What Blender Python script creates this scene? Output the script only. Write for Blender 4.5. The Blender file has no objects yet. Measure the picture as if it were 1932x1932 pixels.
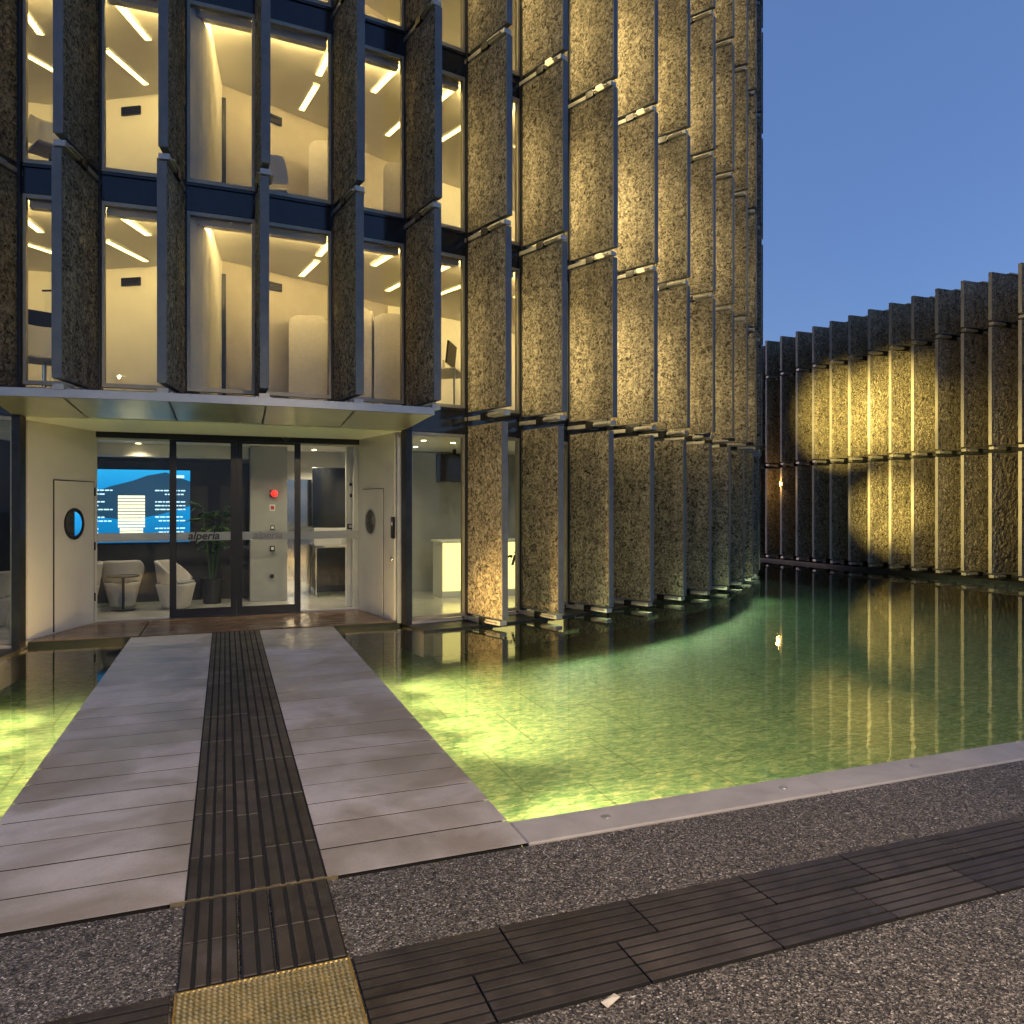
import bpy, math, random
from mathutils import Vector, Matrix, noise
random.seed(7)
SC = bpy.context.scene
COL = SC.collection
rad = math.radians

# ------------------------------------------------------------------ camera, sky, sun, exposure
YAW = rad(20.84)
cam_d = bpy.data.cameras.new("camera")
cam = bpy.data.objects.new("camera", cam_d)
COL.objects.link(cam)
cam.location = (0, 0, 1.75)
cam.rotation_euler = (rad(90), 0, -YAW)
cam_d.sensor_width = 36
cam_d.lens = 36 * 1421 / 1932
cam_d.shift_y = -0.0057
cam_d.clip_end = 3000
SC.camera = cam

w = bpy.data.worlds.new("World")
SC.world = w
w.use_nodes = True
wn = w.node_tree.nodes
wl = w.node_tree.links
bg = wn["Background"]
sky = wn.new("ShaderNodeTexSky")
sky.sky_type = 'NISHITA'
sky.sun_disc = False
SUN_EL, SUN_AZ = 10.0, 300.0          # degrees; azimuth clockwise from +Y, behind the camera
sky.sun_elevation = rad(SUN_EL)
sky.sun_rotation = rad(SUN_AZ)
sky.air_density = 1.0
sky.dust_density = 1.0
sky.ozone_density = 4.6
stc = wn.new("ShaderNodeTexCoord")
snz = wn.new("ShaderNodeTexNoise"); snz.inputs["Scale"].default_value = 2.2; snz.inputs["Detail"].default_value = 4
wl.new(stc.outputs["Generated"], snz.inputs["Vector"])
srm = wn.new("ShaderNodeValToRGB")
srm.color_ramp.elements[0].position = .35; srm.color_ramp.elements[0].color = (1.17, .93, 1.0, 1)
srm.color_ramp.elements[1].position = .65; srm.color_ramp.elements[1].color = (1.36, .99, 1.0, 1)
wl.new(snz.outputs[0], srm.inputs[0])
smx = wn.new("ShaderNodeMix"); smx.data_type = 'RGBA'; smx.blend_type = 'MULTIPLY'; smx.inputs[0].default_value = 1.0
wl.new(sky.outputs[0], smx.inputs[6]); wl.new(srm.outputs[0], smx.inputs[7])
veil = wn.new("ShaderNodeMix"); veil.data_type = 'RGBA'; veil.inputs[0].default_value = .55
veil.inputs[7].default_value = (.50, .93, 2.10, 1)      # thin even dusk overcast
wl.new(smx.outputs[2], veil.inputs[6]); wl.new(veil.outputs[2], bg.inputs[0])
bg.inputs[1].default_value = 0.061

sun_d = bpy.data.lights.new("sun", 'SUN')
sun_d.energy = 0.02
sun_d.angle = rad(20)
sun_d.color = (1, 0.85, 0.75)
sun = bpy.data.objects.new("sun", sun_d)
COL.objects.link(sun)
sdir = Vector((math.sin(rad(SUN_AZ)) * math.cos(rad(SUN_EL)), math.cos(rad(SUN_AZ)) * math.cos(rad(SUN_EL)), math.sin(rad(SUN_EL))))
sun.rotation_euler = sdir.to_track_quat('Z', 'Y').to_euler()
sun.location = (0, -20, 30)

vs = SC.view_settings
vs.view_transform = 'Standard'
vs.look = 'None'
vs.exposure = 2.0
vs.gamma = 1.0
SC.render.engine = 'CYCLES'
cy = SC.cycles
cy.use_denoising = True
cy.max_bounces = 7
cy.use_adaptive_sampling = True
cy.adaptive_threshold = 0.03
cy.diffuse_bounces = 3
cy.glossy_bounces = 4
cy.transparent_max_bounces = 24
cy.caustics_reflective = False
cy.caustics_refractive = False
cy.sample_clamp_indirect = 5.0
cy.blur_glossy = 0.5

# ------------------------------------------------------------------ materials
def mat(name, col=(.5, .5, .5), rough=.5, metal=0.0, spec=.5, emit=None, es=0.0):
    m = bpy.data.materials.new(name)
    m.use_nodes = True
    b = m.node_tree.nodes["Principled BSDF"]
    b.inputs["Base Color"].default_value = (*col, 1)
    b.inputs["Roughness"].default_value = rough
    b.inputs["Metallic"].default_value = metal
    b.inputs["Specular IOR Level"].default_value = spec
    if emit:
        b.inputs["Emission Color"].default_value = (*emit, 1)
        b.inputs["Emission Strength"].default_value = es
    return m

class NT:
    def __init__(s, m):
        s.m = m; s.n = m.node_tree.nodes; s.l = m.node_tree.links; s.b = s.n["Principled BSDF"]
    def coord(s, kind="Object", scale=(1, 1, 1), rnd=False):
        t = s.n.new("ShaderNodeTexCoord")
        mp = s.n.new("ShaderNodeMapping")
        mp.inputs["Scale"].default_value = scale
        s.l.new(t.outputs[kind], mp.inputs[0])
        if rnd:
            oi = s.n.new("ShaderNodeObjectInfo")
            mu = s.n.new("ShaderNodeMath"); mu.operation = 'MULTIPLY'; mu.inputs[1].default_value = 57.0
            s.l.new(oi.outputs["Random"], mu.inputs[0])
            cb = s.n.new("ShaderNodeCombineXYZ")
            for i in range(3): s.l.new(mu.outputs[0], cb.inputs[i])
            s.l.new(cb.outputs[0], mp.inputs["Location"])
        return mp.outputs[0]
    def noise(s, v, scale, detail=3, rough=.55, dist=0.0):
        t = s.n.new("ShaderNodeTexNoise")
        t.inputs["Scale"].default_value = scale; t.inputs["Detail"].default_value = detail
        t.inputs["Roughness"].default_value = rough; t.inputs["Distortion"].default_value = dist
        s.l.new(v, t.inputs["Vector"])
        return t.outputs[0]
    def voro(s, v, scale, out="Color", feat='F1'):
        t = s.n.new("ShaderNodeTexVoronoi"); t.feature = feat
        t.inputs["Scale"].default_value = scale
        s.l.new(v, t.inputs["Vector"])
        return t.outputs[out]
    def ramp(s, v, stops):
        r = s.n.new("ShaderNodeValToRGB")
        e = r.color_ramp.elements
        while len(e) < len(stops): e.new(.5)
        for el, (p, c) in zip(e, stops):
            el.position = p; el.color = (*c, 1) if len(c) == 3 else c
        s.l.new(v, r.inputs[0])
        return r.outputs[0]
    def mix(s, f, a, b, mode='MIX'):
        x = s.n.new("ShaderNodeMix"); x.data_type = 'RGBA'; x.blend_type = mode
        for i, val in ((0, f), (6, a), (7, b)):
            if isinstance(val, (int, float)): x.inputs[i].default_value = val
            elif isinstance(val, tuple): x.inputs[i].default_value = (*val, 1)
            else: s.l.new(val, x.inputs[i])
        return x.outputs[2]
    def math(s, op, a, b=0.5):
        x = s.n.new("ShaderNodeMath"); x.operation = op
        for i, val in ((0, a), (1, b)):
            if isinstance(val, (int, float)): x.inputs[i].default_value = val
            else: s.l.new(val, x.inputs[i])
        return x.outputs[0]
    def bump(s, h, strength=.5, dist=.01, prev=None):
        b = s.n.new("ShaderNodeBump")
        b.inputs["Strength"].default_value = strength; b.inputs["Distance"].default_value = dist
        s.l.new(h, b.inputs["Height"])
        if prev: s.l.new(prev, b.inputs["Normal"])
        return b.outputs[0]
    def set(s, key, v):
        s.l.new(v, s.b.inputs[key])

def varied(name, c0, c1, scale=3.0, rough=.6, metal=0.0, bump=.2, bscale=40, bdist=.003, kind="Object", rnd=True, spec=.5, stretch=(1, 1, 1), r2=None):
    m = mat(name, c0, rough, metal, spec)
    t = NT(m)
    v = t.coord(kind, stretch, rnd)
    n = t.noise(v, scale, 5, .6, .3)
    t.set("Base Color", t.ramp(n, [(.3, c0), (.7, c1)]))
    if r2 is not None:
        t.set("Roughness", t.ramp(t.noise(v, scale * .7, 4), [(.35, (rough,) * 3), (.65, (r2,) * 3)]))
    if bump:
        t.set("Normal", t.bump(t.noise(v, bscale, 4), bump, bdist))
    return m

def glass_mat(name, tint=(1, 1, 1), ior=1.5, rough=0.0, bumpf=None):
    m = bpy.data.materials.new(name); m.use_nodes = True
    n = m.node_tree.nodes; l = m.node_tree.links
    n.clear()
    out = n.new("ShaderNodeOutputMaterial")
    tr = n.new("ShaderNodeBsdfTransparent"); tr.inputs[0].default_value = (*tint, 1)
    gl = n.new("ShaderNodeBsdfGlossy"); gl.inputs["Roughness"].default_value = rough
    fr = n.new("ShaderNodeFresnel"); fr.inputs[0].default_value = ior
    mx = n.new("ShaderNodeMixShader")
    l.new(fr.outputs[0], mx.inputs[0]); l.new(tr.outputs[0], mx.inputs[1]); l.new(gl.outputs[0], mx.inputs[2])
    l.new(mx.outputs[0], out.inputs[0])
    return m, n, l, fr, gl

# rough washed-concrete fin face
def fin_rough(name, lo, hi, scale):
    m = mat(name, (.2, .18, .15), .85, spec=.25)
    t = NT(m); v = t.coord("Object", (1, 1, 1), True)
    n1 = t.noise(v, scale, 4, .62, 1.6)
    n2 = t.noise(v, scale * 2.6, 3, .6, .8)
    n3 = t.noise(v, 1.3, 3)
    hgt = t.mix(.35, n1, n2)
    c = t.ramp(hgt, [(.38, lo), (.5, tuple(.5 * (a + b) for a, b in zip(lo, hi))), (.6, hi)])
    c = t.mix(.55, c, t.ramp(n3, [(.3, (.55, .53, .5)), (.7, (1.1, 1.06, 1.0))]), 'MULTIPLY')
    vs2 = t.coord("Object", (9, 9, .5), True)
    c = t.mix(.5, c, t.ramp(t.noise(vs2, 1.0, 4), [(.35, (.6, .6, .58)), (.62, (1.1, 1.1, 1.08))]), 'MULTIPLY')
    oi = t.n.new("ShaderNodeObjectInfo")
    c = t.mix(.6, c, t.ramp(oi.outputs["Random"], [(0, (.78, .77, .74)), (1, (1.15, 1.15, 1.15))]), 'MULTIPLY')
    t.set("Base Color", c)
    t.set("Normal", t.bump(hgt, 1.0, .05))
    return m
M = {}
M['fin'] = fin_rough("rough_concrete", (.022, .019, .014), (.51, .455, .335), 12.5)
M['fin_edge'] = varied("smooth_concrete_edge", (.105, .112, .125), (.155, .162, .175), 4, .5, bump=.1)
M['dark_metal'] = varied("dark_anodised_metal", (.018, .02, .024), (.035, .037, .04), 6, .35, .6, bump=.05)
M['black'] = varied("black_frame", (.008, .008, .009), (.014, .014, .015), 6, .3, .2, bump=.03)
M['wing_edge'] = varied("pale_concrete_edge", (.24, .225, .20), (.32, .30, .27), 4, .6, bump=.1)
M['bracket'] = varied("galvanised_bracket", (.36, .35, .32), (.5, .48, .44), 14, .45, .5, bump=.1)
M['spandrel'] = varied("dark_spandrel_glass", (.012, .014, .02), (.02, .024, .032), 2, .10, 0, bump=.02, spec=.55)
M['frame'] = varied("bronze_frame", (.30, .28, .22), (.36, .34, .28), 8, .4, .4, bump=.03)
M['white_wall'] = varied("white_plaster", (.74, .73, .70), (.80, .79, .76), 2, .75, bump=.05)
M['grey_wall'] = varied("grey_plaster", (.33, .34, .33), (.39, .40, .39), 2, .7, bump=.05)
M['taupe_shade'] = varied("taupe_shade_plaster", (.33, .305, .27), (.40, .37, .335), 2, .75, bump=.05)  # shade on the middle back wall is put into this darker colour
M['dark_wall'] = varied("charcoal_panel", (.025, .026, .03), (.04, .041, .045), 3, .45, bump=.04)
M['ceiling'] = varied("ceiling_paint", (.78, .76, .72), (.82, .80, .76), 2, .8, bump=.02)
M['carpet'] = varied("office_floor", (.28, .27, .25), (.36, .35, .33), 30, .8, bump=.3, bscale=200)
M['lobby_floor'] = varied("polished_lobby_floor", (.50, .49, .46), (.58, .57, .54), 3, .12, bump=.02, r2=.22)
M['portal'] = varied("painted_metal_portal", (.56, .55, .50), (.62, .61, .56), 1.5, .32, .0, bump=.04, bscale=6, bdist=.01)
M['canopy'] = varied("brushed_canopy_metal", (.50, .49, .44), (.60, .59, .53), 1.6, .3, .75, bump=.06, bscale=5, bdist=.01)
M['canopy_edge'] = varied("canopy_edge_steel", (.32, .34, .38), (.38, .40, .44), 3, .4, .4, bump=.04)
M['white_fabric'] = varied("white_upholstery", (.55, .52, .48), (.62, .59, .55), 20, .85, bump=.3, bscale=260, bdist=.001)
M['grey_fabric'] = varied("grey_upholstery", (.30, .30, .31), (.36, .36, .37), 20, .85, bump=.3, bscale=260, bdist=.001)
M['white_plastic'] = mat("white_plastic", (.75, .75, .73), .35)
M['chrome'] = mat("chrome", (.75, .72, .62), .12, 1.0)
M['brass'] = varied("worn_brass", (.66, .45, .14), (.88, .64, .24), 14, .34, 1.0, bump=.25, bscale=90, bdist=.002, r2=.45)
M['brass_line'] = mat("brass_line", (.55, .45, .28), .35, .9)
M['leaf'] = varied("plant_leaf", (.03, .09, .02), (.07, .16, .04), 8, .45, bump=.05)
M['soil'] = varied("potting_soil", (.03, .02, .015), (.06, .045, .03), 30, .95, bump=.5)
M['lettering'] = mat("black_lettering", (.02, .02, .022), .5)
M['grey_lettering'] = mat("grey_lettering", (.30, .27, .27), .6)
M['led'] = mat("led_diffuser", (.9, .8, .6), .5, emit=(1, .70, .22), es=1.6)
M['room_fill'] = mat("fill_emitter", (.9, .8, .6), .5, emit=(1, .72, .26), es=24)  # unseen emitter added to brighten the office rooms
M['led_dim'] = mat("downlight_lens", (.9, .8, .6), .5, emit=(1, .76, .36), es=5)
M['counter_glow'] = mat("backlit_counter", (.8, .75, .4), .4, emit=(1.0, .85, .26), es=.42)
M['fitting_glow'] = mat("facade_lamp_lens", (.9, .8, .5), .4, emit=(1.0, .72, .28), es=.3)
M['street_glow'] = mat("street_lamp_lens", (.9, .8, .6), .4, emit=(1.0, .74, .42), es=4)
M['pool_glow'] = mat("pool_lamp_lens", (.9, .8, .5), .4, emit=(1.0, .82, .3), es=2)
M['red_glow'] = mat("red_beacon_lens", (.6, .02, .02), .3, emit=(1.0, .03, .02), es=.4)
M['red'] = mat("red_print", (.5, .04, .03), .5)
M['screen_white'] = mat("screen_white", (.02, .02, .02), .3, emit=(.55, .85, 1.0), es=.42)
M['screen_tower'] = mat("screen_tower", (.02, .02, .02), .3, emit=(1.0, .95, .6), es=.45)
M['screen_dark'] = mat("screen_mountain", (.01, .01, .01), .3, emit=(.012, .06, .12), es=.3)
M['paper'] = varied("paper", (.6, .52, .38), (.75, .68, .55), 12, .8)

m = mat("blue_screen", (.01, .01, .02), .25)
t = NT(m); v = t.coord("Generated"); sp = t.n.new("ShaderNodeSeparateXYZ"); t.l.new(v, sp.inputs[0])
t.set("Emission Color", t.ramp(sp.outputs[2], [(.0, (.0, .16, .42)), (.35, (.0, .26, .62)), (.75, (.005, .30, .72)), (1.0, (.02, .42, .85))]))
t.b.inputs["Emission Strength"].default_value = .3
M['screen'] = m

# pale walkway stone with damp cloudy stains
m = mat("pale_walkway_stone", (.5, .47, .45), .5)
t = NT(m); v = t.coord("Object", (1, 1, 1), False)
vg = t.n.new("ShaderNodeNewGeometry").outputs["Position"]
big = t.noise(vg, 1.25, 5, .58, .6)
mid = t.noise(vg, 6, 4)
fine = t.noise(vg, 130, 3)
c = t.ramp(big, [(.38, (.33, .285, .235)), (.5, (.43, .385, .335)), (.60, (.54, .49, .445))])
c = t.mix(.5, c, t.ramp(mid, [(.3, (.8, .78, .76)), (.7, (1.06, 1.05, 1.04))]), 'MULTIPLY')
c = t.mix(.35, c, t.ramp(fine, [(.35, (.7, .69, .68)), (.65, (1.1, 1.1, 1.1))]), 'MULTIPLY')
oi = t.n.new("ShaderNodeObjectInfo")
c = t.mix(.6, c, t.ramp(oi.outputs["Random"], [(0, (.86, .85, .84)), (1, (1.06, 1.05, 1.04))]), 'MULTIPLY')
t.set("Base Color", c)
t.set("Roughness", t.ramp(big, [(.40, (.30,) * 3), (.56, (.55,) * 3)]))
t.set("Normal", t.bump(t.mix(.5, mid, fine), .25, .003))
M['stone'] = m

# curb stone
M['curb'] = varied("curb_stone", (.36, .325, .285), (.48, .44, .39), 3.5, .5, bump=.25, bscale=90, bdist=.002)
M['grout'] = varied("dark_grout", (.004, .004, .0035), (.010, .009, .008), 20, .9, bump=.2)
# tactile basalt
m = mat("dark_basalt", (.05, .042, .036), .4)
t = NT(m); vg = t.n.new("ShaderNodeNewGeometry").outputs["Position"]
c = t.ramp(t.noise(vg, 5, 5, .6, .4), [(.3, (.028, .022, .018)), (.7, (.068, .055, .045))])
oi = t.n.new("ShaderNodeObjectInfo")
c = t.mix(.85, c, t.ramp(oi.outputs["Random"], [(0, (.8, .8, .8)), (.9, (1.12, 1.1, 1.06)), (1, (1.7, 1.7, 1.65))]), 'MULTIPLY')
c = t.mix(.4, c, t.ramp(t.noise(vg, 170, 2), [(.35, (.6, .6, .6)), (.7, (1.4, 1.4, 1.4))]), 'MULTIPLY')
t.set("Base Color", c)
t.set("Roughness", t.ramp(t.noise(vg, 3, 4), [(.3, (.32,) * 3), (.7, (.6,) * 3)]))
t.set("Normal", t.bump(t.noise(vg, 120, 4), .35, .003))
M['basalt'] = m

# exposed-aggregate paving
m = mat("exposed_aggregate", (.06, .055, .05), .65)
t = NT(m); vg = t.n.new("ShaderNodeNewGeometry").outputs["Position"]
cell = t.voro(vg, 140, "Color")
edge = t.voro(vg, 140, "Distance")
sepc = t.n.new("ShaderNodeSeparateColor"); t.l.new(cell, sepc.inputs[0])
c = t.ramp(sepc.outputs[0], [(0, (.016, .014, .012)), (.45, (.080, .071, .058)), (.8, (.180, .160, .132)), (.96, (.31, .28, .235)), (1, (.60, .56, .50))])
c = t.mix(.7, c, t.ramp(t.noise(vg, 34, 4, .6, 1.0), [(.36, (.4, .38, .37)), (.62, (1.6, 1.55, 1.5))]), 'MULTIPLY')
c = t.mix(.5, c, t.ramp(t.noise(vg, .9, 4), [(.3, (.7, .7, .7)), (.7, (1.25, 1.22, 1.2))]), 'MULTIPLY')
t.set("Base Color", c)
t.set("Roughness", t.ramp(sepc.outputs[1], [(0, (.35,) * 3), (1, (.8,) * 3)]))
bp = t.bump(edge, .7, .006)
t.set("Normal", t.bump(t.noise(vg, 40, 3, .6, 1.0), .6, .012, bp))
M['aggregate'] = m

# wet timber decking
m = mat("wet_deck_timber", (.16, .09, .05), .3)
t = NT(m); v = t.coord("Object", (.8, 14, 14), True)
c = t.ramp(t.noise(v, 3, 5, .6, .5), [(.3, (.10, .055, .026)), (.7, (.30, .18, .09))])
oi = t.n.new("ShaderNodeObjectInfo")
c = t.mix(.7, c, t.ramp(oi.outputs["Random"], [(0, (.6, .6, .6)), (1, (1.3, 1.3, 1.3))]), 'MULTIPLY')
t.set("Base Color", c)
t.set("Roughness", t.ramp(t.noise(v, 2, 4), [(.3, (.10,) * 3), (.7, (.32,) * 3)]))
t.set("Normal", t.bump(t.noise(v, 6, 4), .3, .004))
M['deck'] = m

# pool floor: green mosaic
m = mat("green_pool_mosaic", (.1, .25, .12), .6)
t = NT(m); vg = t.n.new("ShaderNodeNewGeometry").outputs["Position"]
mpp = t.n.new("ShaderNodeMapping"); mpp.inputs["Scale"].default_value = (9, 22, 9); t.l.new(vg, mpp.inputs[0])
c = t.ramp(t.noise(mpp.outputs[0], 1.0, 4, .65, .8), [(.34, (.05, .15, .09)), (.5, (.14, .29, .18)), (.66, (.36, .47, .31))])
bk = t.n.new('ShaderNodeTexBrick'); bk.inputs['Scale'].default_value = 1.0; bk.inputs['Mortar Size'].default_value = .012; bk.inputs['Brick Width'].default_value = 1.2; bk.inputs['Row Height'].default_value = 1.2
bk.inputs['Color1'].default_value = (1, 1, 1, 1); bk.inputs['Color2'].default_value = (.92, .94, .92, 1); bk.inputs['Mortar'].default_value = (.45, .5, .45, 1); t.l.new(vg, bk.inputs['Vector'])
c = t.mix(.8, c, bk.outputs['Color'], 'MULTIPLY')
c = t.mix(.5, c, t.ramp(t.noise(vg, 2.2, 4), [(.3, (.7, .75, .7)), (.7, (1.2, 1.2, 1.15))]), 'MULTIPLY')
t.set("Base Color", c)
M['pool'] = m

# water
m, n, l, fr, gl = glass_mat("pool_water", (.84, .97, .86), 1.38, .006)
tc = n.new("ShaderNodeNewGeometry")
mp = n.new("ShaderNodeMapping"); mp.inputs["Scale"].default_value = (1.0, 1.0, 1)
l.new(tc.outputs["Position"], mp.inputs[0])
nz = n.new("ShaderNodeTexNoise"); nz.inputs["Scale"].default_value = 11; nz.inputs["Detail"].default_value = 4
l.new(mp.outputs[0], nz.inputs["Vector"])
bm = n.new("ShaderNodeBump"); bm.inputs["Strength"].default_value = .055; bm.inputs["Distance"].default_value = .01
l.new(nz.outputs[0], bm.inputs["Height"])
l.new(bm.outputs[0], fr.inputs["Normal"]); l.new(bm.outputs[0], gl.inputs["Normal"])
M['water'] = m
M['glass'] = glass_mat("window_glass", (.95, .96, .94), 1.5)[0]
M['door_glass'] = glass_mat("door_glass", (.86, .88, .86), 1.42)[0]
m, n, l, fr, gl = glass_mat("frosted_band", (.5, .5, .5), 1.5, .3)
df = n.new("ShaderNodeBsdfDiffuse"); df.inputs[0].default_value = (.62, .63, .60, 1)
mx = n.new("ShaderNodeMixShader"); mx.inputs[0].default_value = .62
old = [x for x in n if x.type == 'MIX_SHADER' and x != mx][0]
l.new(old.outputs[0], mx.inputs[1]); l.new(df.outputs[0], mx.inputs[2])
l.new(mx.outputs[0], [x for x in n if x.type == 'OUTPUT_MATERIAL'][0].inputs[0])
M['frost'] = m

for _n in ('led_dim', 'fitting_glow', 'street_glow', 'pool_glow', 'red_glow', 'screen_white', 'screen_tower', 'screen_dark'):
    M[_n].cycles.emission_sampling = 'NONE'

# ------------------------------------------------------------------ mesh helpers
class MB:
    def __init__(s):
        s.v = []; s.f = []; s.mi = []
    def add(s, vs_, fs, mi=0, T=None):
        b = len(s.v)
        s.v += [tuple(T @ Vector(p)) if T is not None else tuple(p) for p in vs_]
        s.f += [tuple(b + i for i in f) for f in fs]
        s.mi += [mi] * len(fs)
        return s
    def box(s, x0, x1, y0, y1, z0, z1, mi=0, T=None):
        return s.add([(x0, y0, z0), (x1, y0, z0), (x1, y1, z0), (x0, y1, z0), (x0, y0, z1), (x1, y0, z1), (x1, y1, z1), (x0, y1, z1)],
                     [(0, 3, 2, 1), (4, 5, 6, 7), (0, 1, 5, 4), (1, 2, 6, 5), (2, 3, 7, 6), (3, 0, 4, 7)], mi, T)
    def bbox(s, x0, x1, y0, y1, z0, z1, c=.01, mi=0, T=None):
        # box with chamfered top and bottom edges
        def ring(i, z): return [(x0 + i, y0 + i, z), (x1 - i, y0 + i, z), (x1 - i, y1 - i, z), (x0 + i, y1 - i, z)]
        vs_ = ring(c, z0) + ring(0, z0 + c) + ring(0, z1 - c) + ring(c, z1)
        fs = [(3, 2, 1, 0), (12, 13, 14, 15)]
        for r in range(3):
            for k in range(4):
                a = r * 4 + k; b = r * 4 + (k + 1) % 4
                fs.append((a, b, b + 4, a + 4))
        return s.add(vs_, fs, mi, T)
    def prism(s, poly, z0, z1, mi=0, T=None):
        n_ = len(poly)
        vs_ = [(x, y, z0) for x, y in poly] + [(x, y, z1) for x, y in poly]
        fs = [tuple(reversed(range(n_))), tuple(range(n_, 2 * n_))] + [(i, (i + 1) % n_, (i + 1) % n_ + n_, i + n_) for i in range(n_)]
        return s.add(vs_, fs, mi, T)
    def lathe(s, prof, seg=20, mi=0, T=None):
        vs_ = []; fs = []
        for r, z in prof:
            for k in range(seg):
                a = 2 * math.pi * k / seg; vs_.append((r * math.cos(a), r * math.sin(a), z))
        for i in range(len(prof) - 1):
            for k in range(seg):
                a = i * seg + k; b = i * seg + (k + 1) % seg
                fs.append((a, b, b + seg, a + seg))
        fs.append(tuple(reversed(range(seg)))); fs.append(tuple(range((len(prof) - 1) * seg, len(prof) * seg)))
        return s.add(vs_, fs, mi, T)
    def tube(s, p, q, r, seg=10, mi=0):
        p = Vector(p); q = Vector(q); d = q - p
        T = Matrix.Translation(p) @ d.to_track_quat('Z', 'Y').to_matrix().to_4x4()
        return s.lathe([(r, 0), (r, d.length)], seg, mi, T)
    def mesh(s, name, mats, smooth=False):
        me = bpy.data.meshes.new(name)
        me.from_pydata(s.v, [], s.f)
        for m_ in (mats if isinstance(mats, (list, tuple)) else [mats]): me.materials.append(M[m_] if isinstance(m_, str) else m_)
        if any(s.mi): me.polygons.foreach_set("material_index", s.mi)
        if smooth:
            me.polygons.foreach_set("use_smooth", [True] * len(me.polygons))
        me.update()
        return me
    def build(s, name, mats, parent=None, smooth=False, **kw):
        return place(name, s.mesh(name, mats, smooth), parent, **kw)

def place(name, me, parent=None, loc=None, rz=0.0, local=False, **kw):
    o = bpy.data.objects.new(name, me)
    COL.objects.link(o)
    if parent is not None:
        o.parent = parent
        if not local:
            o.matrix_parent_inverse = wm(parent).inverted()
    if loc is not None: o.location = loc
    if rz: o.rotation_euler = (0, 0, rz)
    tag(o, **kw)
    return o
def wm(o):
    m_ = Matrix.Translation(o.location) @ o.rotation_euler.to_matrix().to_4x4()
    if o.parent is not None: m_ = wm(o.parent) @ o.matrix_parent_inverse @ m_
    return m_
def tag(o, label=None, cat=None, group=None, kind=None):
    if label: o["label"] = label
    if cat: o["category"] = cat
    if group: o["group"] = group
    if kind: o["kind"] = kind
    return o
def empty(name, loc, label, cat, group=None, rz=0):
    o = bpy.data.objects.new(name, None)
    COL.objects.link(o)
    o.location = loc; o.rotation_euler = (0, 0, rz); o.empty_display_size = .2
    return tag(o, label, cat, group)
def text_mesh(name, body, size, m_, bold=0.0, shear=0.0, ext=.004):
    cu = bpy.data.curves.new(name, 'FONT')
    cu.body = body; cu.size = size; cu.offset = bold; cu.shear = shear; cu.extrude = ext
    cu.align_x = 'CENTER'; cu.align_y = 'CENTER'
    ob = bpy.data.objects.new(name, cu)
    COL.objects.link(ob)
    dg = bpy.context.evaluated_depsgraph_get()
    me = bpy.data.meshes.new_from_object(ob.evaluated_get(dg))
    bpy.data.objects.remove(ob); bpy.data.curves.remove(cu)
    me.materials.clear(); me.materials.append(M[m_])
    me.transform(Matrix.Rotation(rad(90), 4, 'X'))
    return me

# ------------------------------------------------------------------ plan of the round tower
CX, CY, R, DR = -0.29, 27.04, 16.29, 1.05
TIN = {-2: -14.6, -1: -11.0, 0: -7.4, 1: -4.3, 2: -.8, 3: 2.5, 4: 6.1, 5: 9.9, 6: 13.5, 7: 17.2}
TOUT = {-2: -16.0, -1: -12.3, 0: -8.6, 1: -4.9, 2: -1.3, 3: 2.5, 4: 6.4, 5: 10.0, 6: 13.8, 7: 17.3}
def tin(k): return TIN.get(k, 3.711 * (k - 2.328))
def tout(k): return TOUT.get(k, 3.711 * (k - 2.328))
def P(t_, r): return (CX + r * math.sin(rad(t_)), CY - r * math.cos(rad(t_)))
K0, K1 = -2, 19
# storeys: (fin bottom, fin top, glass sill, glass head)
ST = [(0.10, 2.98, 0.05, 2.86), (3.20, 5.80, 3.26, 5.62), (5.97, 8.57, 6.00, 8.39), (8.74, 11.34, 8.77, 11.16), (11.51, 14.11, 11.54, 13.93), (14.28, 16.88, 14.31, 16.7)]

# ------------------------------------------------------------------ ground, pool, walkway
def structure(o): return tag(o, kind="structure")
WL, WR = -1.17, 1.46           # walkway edges
SL, SR = -0.165, 0.445         # tactile strip edges
Y0, Y1 = 3.60, 11.12           # walkway front and back
structure(MB().box(-400, 400, -400, 600, -2.4, -1.9).build("terrain", 'aggregate'))
plaza = structure(MB().box(-45, 45, -45, Y0 - .006, -.5, 0).build("plaza_paving", 'aggregate'))
structure(MB().box(-30, 40, Y0 + .02, 40, -1.1, -.70).build("pool_floor", 'pool'))
structure(MB().add([(-30, Y0 + .1, -.045), (40, Y0 + .1, -.045), (40, 40, -.045), (-30, 40, -.045)], [(0, 1, 2, 3)]).build("pool_water", 'water'))

curb = structure(MB().box(-30, 40, Y0, Y0 + .10, -.5, -.05).build("pool_curb", 'curb'))
def curb_run(x0, x1, step):
    x = x0; d = 1 if x1 > x0 else -1
    while (x1 - x) * d > .01:
        xe = x + step * d
        if (x1 - xe) * d < .3: xe = x1
        a, b = min(x, xe), max(x, xe)
        MB().bbox(a + .004, b - .004, Y0, Y0 + .285, -.05, .012 + random.uniform(-.002, .002), .008).build("curb_stone", 'curb', curb)
        x = xe
curb_run(WR, WR + 18, 2.0)
curb_run(WL, WL - 8, 2.0)

for px_ in (1.99, 3.22, 4.31, 5.42):
    MB().lathe([(.028, 0), (.026, .003), (.012, .004)], 14).build("drain_cap", 'bracket', curb, loc=(px_, Y0 + .15, .0135))

walk = structure(MB().box(WL + .03, WR - .03, Y0 + .02, Y1, -.16, .0085).build("walkway", 'grout'))
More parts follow.
